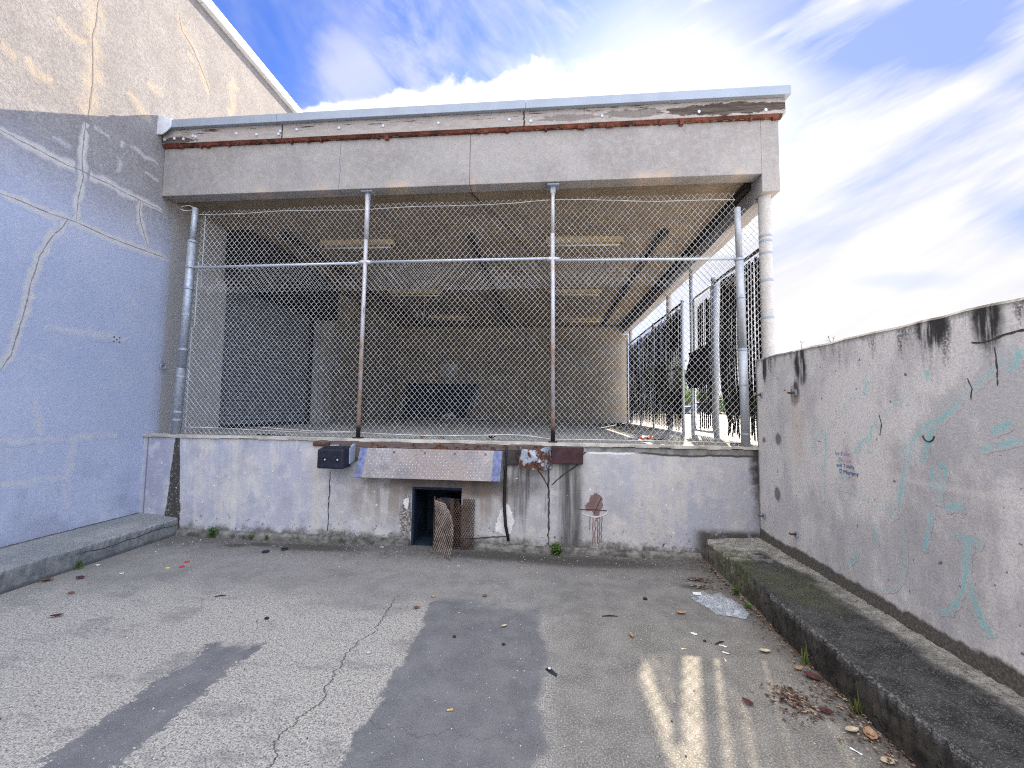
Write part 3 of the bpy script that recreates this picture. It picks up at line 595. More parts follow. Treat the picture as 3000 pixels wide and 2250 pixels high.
m = MB(); m.box(-2.56,-2.285,4.441,4.52,.95,1.125); m.box(-2.55,-2.45,4.30+.16,4.545,1.06,1.14); m.hexa([(-2.30,4.40,.93),(-2.262,4.40,.93),(-2.262,4.545,.96),(-2.30,4.545,.96),(-2.30,4.40,1.10),(-2.262,4.40,1.12),(-2.262,4.545,1.165),(-2.30,4.545,1.165)])
m.build('bracket', BRKT2, bu, bevel=.006)
cb = thing('bumper_bracket', 'crumpled pale blue steel bumper bracket flaking with rust, its rubber missing', 'bracket', (-.13, 4.5, 1.05))
yf = 4.33
TL, TR, BR, BL = Vector((-.262,4.385,1.15)), Vector((-.008,4.36,1.18)), Vector((-.035,4.33,.925)), Vector((-.303,4.36,.955)); MD = Vector((-.10,4.315,1.06)); KT = Vector((-.095,4.375,1.135))
wTL, wTR, wBR, wBL = Vector((-.315,4.545,1.172)), Vector((.055,4.545,1.172)), Vector((.075,4.545,.93)), Vector((-.315,4.545,.94))
m = MB()
m.add([TL,KT,TR,MD,BR,BL, Vector((-.16,4.335,.94))], [(0,1,3),(1,2,3),(2,4,3),(4,6,3),(6,5,3),(5,0,3)])
m.add([TL,BL,wBL,wTL], [(0,1,2,3)]); m.add([TR,BR,wBR,wTR], [(0,1,2,3)]); m.add([BL,BR,wBR,wBL], [(0,1,2,3)])
o = m.build('bent_plate', BRKT, cb); q = o.modifiers.new('solid','SOLIDIFY'); q.thickness = .009
for p in ((-.215,4.335,1.03),(-.075,4.305,1.03)):
    m = MB(); m.tube([p,(p[0],p[1]+.03,p[2])], .014, 7); m.build('bolt', GALVB, cb)
m = MB(); m.tube([(-.455,4.51,1.16),(-.462,4.515,1.0),(-.47,4.52,.75),(-.474,4.52,.5),(-.455,4.515,.28),(-.418,4.51,.11)], [.013,.017,.018,.019,.018,.016], 8)
tag(m.build('hanging_strap', simple('black_rubber_strap', (.016,.016,.016), .7, 0, .4, 10), None, True), 'black rubber strap hanging down the dock wall right of the dock plate', 'strap')

# expanded-metal grille that has come off the hatch
def lattice(mb, fn, u0, u1, v0, v1, pu, pv, r, keep=None):
    nu = int((u1-u0)/pu); nv = int((v1-v0)/pv)
    for i in range(nu+1):
        run = []
        for j in range(nv*2+1):
            u = u0 + i*pu + (pu/2 if j % 2 else 0); v = v0 + j*pv/2
            if u > u1 or (keep and not keep(u, v)):
                if len(run) > 1: mb.tube(run, r, 4, False)
                run = []; continue
            run.append(fn(u, v))
        if len(run) > 1: mb.tube(run, r, 4, False)
        run = []
        for j in range(nv*2+1):
            u = u0 + i*pu + (-pu/2 if j % 2 else 0); v = v0 + j*pv/2
            if u < u0 or (keep and not keep(u, v)):
                if len(run) > 1: mb.tube(run, r, 4, False)
                run = []; continue
            run.append(fn(u, v))
        if len(run) > 1: mb.tube(run, r, 4, False)
gr = thing('metal_grille', 'torn rusty expanded-metal grille leaning across the open hatch', 'grille', (-1.05, 4.45, 0))
m = MB(); lattice(m, lambda u, v: Vector((u, 4.475+.045*v, .005+v)), -1.27, -.80, 0, .585,   .028, .046, .0058, lambda u, v: not (v > .50 and u > -.98 and u < -.95)); m.build('panel', RUSTMESH, gr)
m = MB(); m.box(-1.275,-1.262,4.46,4.475,0,.585); m.box(-1.09,-1.05,4.486,4.492,.06,.56); m.build('stiffener', simple('dark_rusty_strip',(.07,.04,.03),.9,0,.4,9), gr)
def flapf(u, v):
    k = v/.585; w = u*(.30 - .02*k)*(1-max(0,k-.5)**2*2.2)
    return Vector((-1.265 + w*.93 + .03*math.sin(k*3), 4.43 - w*1.05*(1-.45*k) - .035*math.sin(k*math.pi), .004 + v*(1.0-.03*u)))
m = MB(); lattice(m, flapf, 0, 1.0, 0, .585,   .13, .046, .0042); m.build('bent_flap', RUSTMESH2, gr)
m = MB(); nn = 16
for i in range(4):
    for j in range(nn):
        c = [flapf(a, b) + Vector((0,.004,0)) for a, b in ((i/4,j*.585/nn),((i+1)/4,j*.585/nn),((i+1)/4,(j+1)*.585/nn),(i/4,(j+1)*.585/nn))]; m.add(c, [(0,1,2,3)])
t = MT('rust_dirt_skin'); P = t.pos; k = t.ss(t.noise(P, 14, 5, .7), .42, .55); t.put(t.b.inputs['Alpha'], t.m('MULTIPLY', k, .22)); m.build('caked_dirt', t.out(t.mix(t.noise(P, 40, 4, .6), (.10,.055,.038), (.25,.20,.16))), gr)

# ---------------------------------------------------------------- canopy
can = thing('dock_canopy', 'flat-roofed canopy over the dock with peeling fascia and rust-red sealant', 'canopy', (-1.2, 8, 4.2))
m = MB(); m.box(LX+.003, 2.42, D, D+.17, 4.31, 4.953); m.box(2.42, 2.615, D, D+.17, 4.10, 4.953); m.build('front_beam', BEAM, can, bevel=.006)
m = MB(); m.box(2.42, 2.612, D+.172, 12.9, 4.06, 4.953); m.build('side_beam', BEAM, can, bevel=.006)
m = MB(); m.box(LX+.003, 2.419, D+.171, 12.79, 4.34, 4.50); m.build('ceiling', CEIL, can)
m = MB(); m.box(LX+.003, 2.62, D-.02, 13.0, 4.955, 5.17); m.build('roof_deck', simple('roof_timber', (.2,.16,.13)), can)
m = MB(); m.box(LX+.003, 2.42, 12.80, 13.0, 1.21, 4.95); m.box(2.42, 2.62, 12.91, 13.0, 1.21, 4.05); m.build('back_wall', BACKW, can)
m = MB(); m.box(-.70,-.688, 12.794, 12.80, 1.22, 4.33); m.box(LX+.1, 2.41, 12.75, 12.80, 4.29, 4.335); m.build('wall_trim', TRACK, can)
m = MB()
N = 24
for i in range(N):
    xa = LX+.02+(2.665-LX-.02)*i/N; xb = LX+.02+(2.665-LX-.02)*(i+1)/N; e = random.uniform(-.004,.004)
    m.box(xa, xb, D-.052+e*.5, D-.001, 4.985, 5.165)
m.box(2.614, 2.668, D, 12.95, 4.985, 5.165)
fb = m.build('fascia_board', FASCIA, can)
SCREW = simple('pale_screw_cap', (.56,.60,.70), .5, 0, .1, 20)
for x in (-5.0,-4.86,-4.73,-4.6,-4.56,-4.0,-3.72,-3.42,-3.40,-3.18,-2.62,-2.05,-1.35,-.48,-.22,.62,1.72,2.45):
    zc = 5.055 + random.uniform(-.03,.03); m = MB(); m.tube([(x,D-.062,zc),(x,D-.05,zc)], .017, 10); m.build('screw_cap', SCREW, fb)
m = MB(); r = random.Random(3); x = LX+.01                      # bead of sealant, with drips
while x < 2.6:
    w = r.uniform(.02,.05); dz = r.uniform(-.006,.007) + (r.random() < .10)*r.uniform(.005,.03)
    m.hexa([(x,D-.03,4.957-dz),(x+w,D-.03,4.957-dz*r.uniform(.7,1.)),(x+w,D+.002,4.952-dz),(x,D+.002,4.952-dz),(x,D-.045,4.984),(x+w,D-.045,4.984),(x+w,D+.002,4.984),(x,D+.002,4.984)]); x += w
m.build('sealant_bead', SEAL, can)
m = MB()
for a, b in ((LX+.02,-3.432),(-3.43,-.282),(-.28,2.705)):
    m.prism([(D-.10,5.168),(D-.10,5.275),(D-.085,5.282),(D+.12,5.282),(D+.12,5.168)], 'x', a, b)
m.prism([(2.62,5.168),(2.705,5.168),(2.708,5.28),(2.62,5.28)], 'y', D+.12, 13.0)
gu = m.build('gutter', GUTTER, can, bevel=.004)
m = MB(); m.prism([(-5.20,5.27),(-5.18,5.17),(-5.06,5.07),(-4.98,5.07),(-4.93,5.10),(-4.86,5.165),(-4.86,5.285),(-5.17,5.29)], 'y', D-.118, D-.102)
m.prism([(-5.16,5.29),(-5.10,5.335),(-4.99,5.33),(-4.90,5.285)], 'y', D-.112, D+.1)
m.build('end_cap', CAPW, gu, bevel=.006)
m = MB(); m.box(LX+.004, 2.6, D+.0, 12.9, 5.172, 5.262); m.build('roof_membrane', simple('roof_felt', (.22,.22,.22), .9), can)
# round columns with clamps
for y, z1 in ((4.665,4.10),(8.5,4.06),(12.3,4.06)):
    cx = 2.50 if y < 5 else 2.575
    m = MB(); m.tube([(cx,y,1.0),(cx,y,z1)], .064 if y < 5 else .058, 18, False)
    cl = m.build('column', COLM, can, True)
    for z in ((3.62,3.56,3.42,3.10,2.67) if y < 5 else (3.4,)):
        m = MB(); m.tube([(cx,y,z-.012),(cx,y,z+.012)], .0675, 18); m.build('band_clamp', GUTTER, cl)
# dark sliding-door tracks under the ceiling
for x, y0, y1, r0 in ((1.76,6.0,12.7,.034),(-1.22,6.0,12.7,.034),(-4.15,5.75,12.7,.034)):
    m = MB(); m.box(x-r0, x+r0, y0, y1, 4.275, 4.339); m.box(x-.05, x+.05, y0-.06, y0+.02, 4.235, 4.335); m.box(x-.03,x+.03,9.2,9.26,4.235,4.275); m.build('ceiling_track', TRACK, can, bevel=.004)
m = MB(); m.box(2.345, 2.418, 4.78, 12.7, 4.255, 4.335); m.build('ceiling_track', TRACK, can, bevel=.004)
m = MB(); m.tube([(-1.0,4.73,4.333),(-.62,5.7,4.332),(-.28,6.83,4.333),(.1,8.2,4.334)], .007, 6); m.build('ceiling_cable', TRACK, can)

# fluorescent battens
def lamp(x, y, a, first, label):
    o = thing('fluorescent_light', label, 'light', (x, y, 4.338), 'fluorescent battens under the canopy ceiling')
    o.rotation_euler = (0, 0, a)
    if first:
        for nm, mt, boxes in (('housing', LAMPM, [(-.61,.61,-.075,.075,-.085,0)]), ('lamp_holder', TRACK, [(-.60,-.575,-.02,.02,-.135,-.086)]), ('lamp_holder', TRACK, [(.575,.60,-.02,.02,-.135,-.086)])):
            m = MB(); [m.box(*b) for b in boxes]; c = m.build(nm, mt, None, bevel=.006); c.parent = o
        m = MB(); m.tube([(-.574,0,-.118),(.574,0,-.118)], .014, 8); c = m.build('glass_tube', TUBE, None, True); c.parent = o
    return o
L0 = None
for x, y, a, lb in ((-3.15,6.1,.02,'yellowed light batten behind the left rusty fence post, nearest row'),(.57,6.2,.02,'yellowed light batten behind the right rusty fence post, nearest row'),
                    (-3.1,8.85,.05,'light batten in the middle row, on the dark roller-door side'),(.62,8.95,.03,'light batten in the middle row, right of the right rusty fence post'),
                    (-2.95,11.4,.06,'far light batten beside the hanging white hook'),(1.0,11.75,.02,'far light batten close to the back wall on the right')):
    o = lamp(x, y, a, L0 is None, lb)
    if L0 is None: L0 = o
    else:
        for ch in list(L0.children): c = ch.copy(); col.objects.link(c); c.parent = o
# bent white hook hanging in the canopy
m = MB(); m.tube([(-2.66,8.2,4.335),(-2.66,8.2,3.6),(-2.67,8.19,3.5),(-2.70,8.18,3.62),(-2.74,8.18,3.66),(-2.80,8.18,3.63),(-2.82,8.18,3.55)], [.004,.004,.012,.012,.012,.012,.012], 7)
tag(m.build('hanging_hook', simple('white_painted_wire', (.85,.85,.84), .4, 0, .05), None, True), 'bent white wire hook hanging from the canopy ceiling', 'hook')

# ---------------------------------------------------------------- things inside
sg = thing('door_sign', 'narrow vertical sign with pale lettering beside the roller door', 'sign', (LX+.02, 8.88, 2.8))
m = MB(); m.box(LX+.002, LX+.012, 8.775, 9.0, 2.54, 3.06); m.build('plate', simple('grey_green_sign_plate', (.10,.115,.115), .6), sg)
def text(body, size, mat, name, parent, M4, ext=.001):
    cu = bpy.data.curves.new(name, 'FONT'); cu.body = body; cu.size = size; cu.extrude = ext; cu.align_x = 'CENTER'; cu.align_y = 'CENTER'
    to = bpy.data.objects.new('text_tmp', cu); col.objects.link(to)
    bpy.context.view_layer.update(); dg = bpy.context.evaluated_depsgraph_get()
    me = bpy.data.meshes.new_from_object(to.evaluated_get(dg)); bpy.data.objects.remove(to)
    me.transform(M4); me.materials.clear(); me.materials.append(mat); me.name = name
    o = bpy.data.objects.new(name, me); col.objects.link(o)
    o.parent = parent; o.matrix_parent_inverse = Matrix.Translation(-parent.location); return o
SIGNW = simple('pale_sign_paint', (.86,.88,.86), .7, 0, .1)
# reads upwards on a wall facing +x
M4 = Matrix.Translation((LX+.014, 8.888, 2.80)) @ Matrix(((0,0,1,0),(0,-1,0,0),(1,0,0,0),(0,0,0,1)))
M4 = Matrix.Translation((LX+.014, 8.888, 2.80)) @ Matrix(((0,0,1,0),(0,-1,0,0),(1,0,0,0),(0,0,0,1)))
M4 = M4 @ Matrix.Diagonal((.86, 1.25, 1, 1)); text('DOOR', .20, SIGNW, 'lettering', sg, M4)
bx = thing('wall_cabinet', 'pale grey metal cabinet with a white notice on the back wall', 'cabinet', (-3.22, 12.75, 2.9))
m = MB(); m.box(-3.56,-2.94,12.70,12.798,2.62,3.06); m.build('case', simple('pale_grey_enamel',(.40,.41,.41),.5), bx, bevel=.01)
m = MB(); m.box(-3.17,-2.95,12.694,12.699,2.82,3.01); m.build('notice', simple('white_paper',(.72,.71,.66),.9), bx)
pn = thing('leaning_gate_panel', 'spare dark fence panel framed in steel pipe leaning on the back wall', 'fence panel', (-3.55, 12.4, Z))
DK = simple('dark_blue_screen', (.030,.040,.052), .7, 0, .3, 5)
m = MB(); m.hexa([(-4.62,12.30,1.24),(-2.55,12.30,1.24),(-2.55,12.32,1.24),(-4.62,12.32,1.24),(-4.58,12.70,2.34),(-2.30,12.70,2.34),(-2.30,12.72,2.34),(-4.58,12.72,2.34)]); m.build('screen', DK, pn)
for a, b in (((-4.70,12.24,1.24),(-4.66,12.68,2.36)),((-4.86,12.22,1.24),(-4.78,12.66,2.05)),((-2.56,12.24,1.24),(-2.28,12.66,2.34)),((-2.36,12.24,1.30),(-2.20,12.66,2.34))):
    m = MB(); m.tube([a,b], .026, 8); m.build('pipe_frame', GALV, pn, True)
m = MB(); m.tube([(-4.70,12.66,2.35),(-2.2,12.66,2.35)], .03, 8); m.build('pipe_frame', DK, pn, True)
m = MB(); m.tube([(-4.38,12.0,1.25),(-1.75,12.0,1.25)], .034, 10); tag(m.build('steel_pipe', GALV, None, True), 'long steel pipe lying on the deck in front of the leaning panel', 'pipe')
m = MB(); m.tube([(-3.25,11.95,1.30),(-3.1,11.95,1.36),(-2.95,11.95,1.38),(-2.8,11.95,1.31)], [.03,.06,.06,.03], 8); tag(m.build('cloth_scrap', simple('dirty_white_cloth',(.55,.56,.58),.9)), 'crumpled pale cloth scrap lying over the steel pipe', 'cloth')

# ---------------------------------------------------------------- front chain-link fence
def chain(mb, fn, u0, u1, z0, z1, p, h, r, n=4, sag=0, seed=0):
    rnd = random.Random(seed); nw = int(round((u1-u0)/(p/2))); nr = int(round((z1-z0)/(h/2)))
    ph = rnd.uniform(0,6)
    for i in range(nw+1):
        uc = u0 + i*p/2; pts = []
        for j in range(nr+1):
            s = 1 if (j + i) % 2 else -1
            u = uc + s*p/4; z = z0 + j*h/2
            z += sag*math.sin(ph + u*1.7)*.5 + sag*.4*math.sin(ph*2 + u*5.1 + z*1.3); u += sag*.5*math.sin(z*2.1 + ph)
            pts.append(fn(u, z, s*r*.9 + sag*1.2*math.sin(u*1.1+z*1.6+ph)))
        mb.tube(pts, r, n, False)
fe = thing('chain_link_fence', 'tall galvanised chain-link fence with rusty posts closing off the dock front', 'fence', (-1.2, 4.62, Z))
FY = 4.665
m = MB(); chain(m, lambda u, z, d: Vector((u, FY+d, z)), -4.63, 2.17, 1.225, 3.42, .0675, .0770, .0027, 4, .006, 1); m.build('wire_mesh', WIRE, fe)
m = MB(); chain(m, lambda u, z, d: Vector((u, FY+.030+d, z)), -4.60, 2.17, 3.06, 4.16, .0705, .0830, .0027, 4, .011, 2); m.build('wire_mesh', WIRE, fe)
m = MB(); m.tube([(-4.692,4.62,1.21),(-4.672,4.62,2.05),(-4.67,4.62,2.06)], .050, 14); m.tube([(-4.671,4.62,2.055),(-4.64,4.62,3.72)], .046, 14); m.tube([(-4.64,4.62,3.72),(-4.625,4.62,4.17)], .034, 14)
po = m.build('post', GALV, fe, True)
for z in (1.40,1.50,1.95,2.3,2.75,3.1,3.38,3.72):
    xx = -4.692 + (z-1.21)*.0226; m = MB(); m.tube([(xx,4.62,z-.012),(xx+.0005,4.62,z+.012)], .053 if z < 3.7 else .049, 14); m.build('band_clamp', GALV, po)
m = MB(); m.box(-4.612,-4.604,4.66,4.668,1.22,2.6); m.box(-4.578,-4.570,4.66,4.668,2.62,3.46); m.box(-4.55,-4.542,4.69,4.698,3.15,4.1); m.build('tension_bar', GALVB, fe)
for x, xt in ((-2.283,-2.275),(.073,.052)):
    m = MB(); m.tube([(x,4.62,1.21),((x+xt)/2,4.62,2.7),(xt,4.62,3.70)], .0245, 12); m.tube([(xt,4.62,3.69),(xt,4.62,4.30)], .029 if x < -1 else .022, 12)
    po = m.build('post', RUSTY, fe, True)
    m = MB(); m.box(xt-.07, xt+.07, 4.57, 4.69, 4.285, 4.308); m.box(xt-.03,xt+.03,4.60,4.645,4.20,4.285); m.build('top_bracket', GUTTER, po, bevel=.004)
    m = MB(); m.box(x-.05, x+.05, 4.57, 4.67, 1.2128, 1.225); m.build('base_plate', simple('blackened_base_plate',(.03,.024,.022),.8), po)
m = MB(); m.tube([(2.212,4.62,1.21),(2.20,4.62,2.3)], .047, 14); m.tube([(2.20,4.62,2.3),(2.186,4.62,3.35)], .044, 14); m.tube([(2.186,4.62,3.35),(2.178,4.62,3.95)], .035, 14)
po = m.build('post', m_galv('dull_grey_post', (.30,.32,.34), (.42,.44,.46), metal=.3), fe, True)
for z in (1.35,1.9,2.3,2.9,3.34):
    xx = 2.212-(z-1.21)*.0125; m = MB(); m.tube([(xx,4.62,z-.012),(xx,4.62,z+.012)], .050, 14); m.build('band_clamp', GALV, po)
for a, b in (((-4.60,4.62,3.372),(-2.31,4.62,3.388)),((-2.25,4.62,3.398),(.03,4.62,3.398)),((.09,4.62,3.372),(2.15,4.62,3.352))):
    m = MB(); m.tube([a,b], .0165, 10); m.build('rail', GALVB, fe, True)
for x, z in ((-2.278,3.392),(.06,3.385)):
    m = MB(); m.tube([(x-.075,4.62,z),(x-.03,4.62,z+.006),(x+.03,4.62,z+.004),(x+.075,4.62,z)], .0255, 10); m.build('rail_clamp', GALVB, fe, True)
m = MB(); rr = random.Random(4); P = []
for i in range(41):
    x = -4.64 + (2.17+4.64)*i/40; zt = 4.105 + (.03*math.exp(-((x-.05)/.7)**2)) - .008*math.sin(i*.6) - (x > .6)*(x-.6)*.028; P.append((x, 4.655, zt + rr.uniform(-.003,.003)))
m.tube(P, .0045, 5); m.tube([(-4.62,4.62,4.17),(-4.70,4.60,4.20),(-4.80,4.60,4.19),(-4.83,4.60,4.16),(-4.76,4.60,4.13),(-4.64,4.62,4.15)], .0045, 5)
m.build('tension_wire', WIRE, fe)
m = MB(); P = [(-4.62,4.655,1.305),(-4.1,4.655,1.30),(-3.6,4.655,1.285),(-3.0,4.655,1.27),(-2.28,4.655,1.28),(-2.0,4.652,1.268),(-1.5,4.65,1.26),(-.9,4.65,1.268),(-.5,4.65,1.29),(-.25,4.65,1.285),(.07,4.65,1.247),(.6,4.655,1.25),(1.2,4.655,1.252),(2.15,4.655,1.25)]
m.tube(P, .0048, 5); m.tube([(-3.55,4.65,1.32),(-3.2,4.648,1.30),(-2.9,4.65,1.29),(-2.3,4.65,1.285)], .004, 5); m.build('tension_wire', WIRE, fe)
m = MB(); chain(m, lambda u, z, d: Vector((u, FY+d, z)), 2.26, 2.42, 1.23, 3.95, .0675, .077, .0026, 4, .004, 5); m.build('wire_mesh', WIRE, fe)

# ---------------------------------------------------------------- side fence with privacy slats
FX = 2.47
sf = thing('slat_fence', 'chain-link side fence filled with black privacy slats along the right edge of the dock', 'fence', (FX, 9.5, Z))
def slats(mb, y0, y1, z0, z1, pitch, wfn, bend, seed, th=.005):
    r = random.Random(seed); y = y0
    while y < y1:
        zt = z1 + r.uniform(-.05,.02); zb = z0 + r.uniform(-.01,.09); n = 14; ph = r.uniform(0,6); am = r.uniform(.001,.004); tw = r.uniform(-.06,.06); V = []
        for i in range(n+1):
            z = zb + (zt-zb)*i/n; w = wfn(y, z)*r.uniform(.94,1.04); yc = y + bend(y, z) + am*math.sin(ph+z*3); xx = FX - .004 + .0015*math.sin(ph+z*2.2)
            a = tw*.25
            V += [(xx-a*w, yc-w/2, z), (xx-th*.6, yc, z), (xx+a*w, yc+w/2, z), (xx+.0015, yc, z)]
        F = []
        for i in range(n):
            for k in range(4): F.append((i*4+k, i*4+(k+1)%4, (i+1)*4+(k+1)%4, (i+1)*4+k))
        F += [(0,1,2,3), tuple(n*4+k for k in (3,2,1,0))]
        mb.add(V, F); y += pitch*r.uniform(.93,1.07)
def w_near(y, z):
    w = .078 if y > 5.4 else .056
    if z < 2.0: w = .075
    if z < 1.55: w = .072 - .034*(1.55-z)/.3
    return w
def b_near(y, z):
    s = (y-4.6)/1.3; t = (z-1.24)/2.2
    return s*(.05*math.sin((t-.25)*5.5) - .22*max(0,.3-t)/.3*(.5 if t < .08 else 1)) - s*.03
def w_far(y, z):
    w = .066
    if y < 8.4 and 1.95 < z < 2.75: w = .040 + .022*abs(z-2.35)/.4
    if z < 1.5: w = .066 - .030*(1.5-z)/.3
    if z > 3.45: w = .05
    return w
def w_gate(y, z):
    w = .070
    if z < 1.75: w = .070-.030*(1.75-z)/.5
    if 6.36 < y < 6.43 and z > 2.5: w = .03
    return w
m = MB(); slats(m, 4.76, 5.80, 1.225, 3.45, .074, w_near, b_near, 1); m.build('slat_panel', BLACK, sf)
m = MB(); slats(m, 7.36, 12.1, 1.23, 3.53, .064, w_far, lambda y, z: .03*math.sin(z*2+y)*(1 if z < 2 else .4), 2); m.build('slat_panel', BLACK, sf)
m = MB(); chain(m, lambda u, z, d: Vector((FX+.004+d, u, z)), 4.64, 5.95, 1.23, 3.46, .075, .072, .0022, 3, .004, 6); m.build('wire_mesh', TRACK, sf)
m = MB(); chain(m, lambda u, z, d: Vector((FX+.004+d, u, z)), 7.34, 12.1, 1.23, 3.55, .09, .085, .0022, 3, .004, 7); m.build('wire_mesh', TRACK, sf)
for y, r0, z1 in ((6.0,.040,3.555),(7.30,.025,3.61),(9.27,.022,3.62),(10.5,.022,3.55),(12.15,.032,3.75)):
    m = MB(); px_ = FX if y == 6.0 else FX-.032; m.tube([(px_,y,1.21),(px_,y,z1)], r0, 12); po = m.build('post', GALV, sf, True)
    if y == 6.0:
        m = MB(); m.tube([(FX,y,z1),(FX,y,z1+.02),(FX,y,z1+.045),(FX,y,z1+.055)], [.046,.046,.033,.012], 12); m.build('post_cap', GALVB, po, True)
        m = MB(); m.tube([(FX,y,3.02),(FX,y,3.05)], .045, 12); m.box(FX-.02,FX+.02,y+.05,y+.13,3.015,3.055); m.build('hinge', GALV, po)
m = MB(); m.tube([(FX,4.64,3.50),(FX,5.96,3.515)], .021, 8); m.build('rail', TRACK, sf, True)
m = MB(); m.tube([(FX,7.32,3.585),(FX,9.27,3.60),(FX,12.15,3.60)], .021, 8); m.build('rail', TRACK, sf, True)
m = MB(); m.tube([(FX-.03,7.33,2.40),(FX-.03,9.2,2.38)], .018, 8); m.build('rail', TRACK, sf, True)
gt = thing('fence_gate', 'narrow slatted gate hung on the galvanised post, a black tarpaulin tied over its middle', 'gate', (FX, 6.45, Z))
m = MB(); m.tube([(FX,6.93,1.21),(FX,6.93,4.05)], .030, 12); m.build('latch_post', GALV, gt, True)
m = MB(); m.tube([(FX,6.08,1.29),(FX,6.08,3.49),(FX,6.10,3.495),(FX,6.80,3.50),(FX,6.82,3.49),(FX,6.82,1.29),(FX,6.80,1.285),(FX,6.10,1.285)], .021, 10); m.build('frame', GALVB, gt, True)
m = MB(); slats(m, 6.13, 6.68, 1.31, 3.36, .076, w_gate, lambda y, z: .012*math.sin(z*3), 3); m.build('slat_panel', BLACK, gt)
m = MB(); chain(m, lambda u, z, d: Vector((FX+.004+d, u, z)), 6.12, 6.80, 1.3, 3.46, .075, .072, .0022, 3, .004, 8); m.build('wire_mesh', TRACK, gt)
m = MB(); nu, nv = 14, 12; V = []; F = []
for j in range(nv+1):
    for i in range(nu+1):
        u = i/nu; v = j/nv; y = 6.07 + u*(.86 + .16*math.exp(-((v-.38)/.18)**2)); z = 1.985 + v*.64 - u*.02 + .015*math.sin(u*9+v*3)
        V.append((FX-.045-.028*math.sin(u*7+v*6)*math.sin(v*8)-.02*math.exp(-((v-.4)/.06)**2), y, z))
for j in range(nv):
    for i in range(nu): F.append((j*(nu+1)+i, j*(nu+1)+i+1, (j+1)*(nu+1)+i+1, (j+1)*(nu+1)+i))
m.add(V, F); o = m.build('tarpaulin', TARP, None, True); q = o.modifiers.new('solid','SOLIDIFY'); q.thickness = .006
tag(o, 'black tarpaulin tied across the middle of the side gate', 'tarpaulin')

# ---------------------------------------------------------------- right-hand wall and ledges
rw = thing('concrete_wall', 'long grey concrete wall with black runs and faded teal graffiti on the right', 'wall', (2.4, 2, 0))
m = MB(); N = 90; V = []; F = []; r = random.Random(9)
for i in range(N+1):
    y = -7 + (4.543+7)*i/N; e = r.uniform(-.006,.006)*(0 < i < N)
    V += [(2.30,y,-.02),(2.30,y,2.165+e),(2.312,y,2.18+e),(2.50,y,2.182),(2.50,y,-.02)]
for i in range(N):
    for k in range(4): F.append((i*5+k, i*5+k+1, (i+1)*5+k+1, (i+1)*5+k))
F += [(0,1,2,3,4), tuple(N*5+k for k in (4,3,2,1,0))]
m.add(V, F); m.build('wall', RWALL, rw)
TEALM = m_rightwall('faded_teal_spray', core=(.15,.52,.52), edge=(.26,.56,.55), scale=13, amount=.78, fade=.85, wear=(.30,.62))
TEALF = m_rightwall('ghost_teal_spray', core=(.24,.55,.55), edge=(.34,.56,.56), scale=10, amount=.52, fade=.85, wear=(.34,.66))
faintset = {7,2,9,11,12,21,22}
for i, pl in enumerate(TEAL):
    m = MB(); Lh = sum((Vector(a)-Vector(b)).length for a, b in zip(pl, pl[1:]))
    w = .034 if Lh < .12 else .024
    if i in (3, 4, 26): w = .034
    stroke(m, pl, w*2.1, 2.30, .0003+.00004*i, .18, .02, i+300, -1, False); m.build('graffiti', TEALF if i in (3,8,11,16,19,22,29,30,31) else TEALM, rw)
# marker writing, four short hand-written lines
for k, (s, y, z, c, sz) in enumerate((('luv Kelly', 3.31, 1.285, (.45,.30,.50), .042),('Bryana', 3.28, 1.238, (.58,.40,.46), .044),('and Totally', 3.28, 1.192, (.17,.15,.36), .040),('\u2661 Mommy', 3.25, 1.145, (.13,.11,.30), .046))):
    M4 = Matrix.Translation((2.2975, y, z)) @ Matrix(((0,0,-1,0),(-1,.0,0,0),(.03,1,0,0),(0,0,0,1)))
    text(s, sz, simple('marker_ink', c, .8), 'marker_writing', rw, M4, .0005)
for y, z in ((4.437,1.785),(3.861,1.783),(4.445,.505),(3.905,.482)):
    m = MB(); m.box(2.288, 2.2995, y-.024, y+.024, z-.028, z+.028); ab = m.build('anchor_plate', BRKT2, rw, bevel=.005)
    m = MB(); m.tube([(2.29,y,z),(2.262,y,z-.002),(2.25,y+.01,z-.004),(2.246,y+.022,z)], .010, 7); m.build('anchor_bolt', STEELR, ab, True)
m = MB(); P = [(2.297, 2.60+.035*math.cos(a), 1.47+.035*math.sin(a)) for a in [math.pi*(1.0+.11*k) for k in range(10)]]; m.tube(P, .004, 5); m.build('ring_scar', HOLE, rw)
for pl, w in (([(2.33,1.99),(2.25,1.985),(2.2,2.0),(2.1,2.015),(1.98,2.02)],.012),([(2.36,1.80),(2.34,1.74),(2.35,1.68)],.008),([(2.22,1.95),(2.215,1.85),(2.22,1.75)],.008),([(2.95,1.60),(2.93,1.52),(2.95,1.45)],.008)):
    m = MB(); stroke(m, pl, w, 2.30, .0022, .5, .02, int(w*1e4), -1); m.build('crack', CRK, rw)

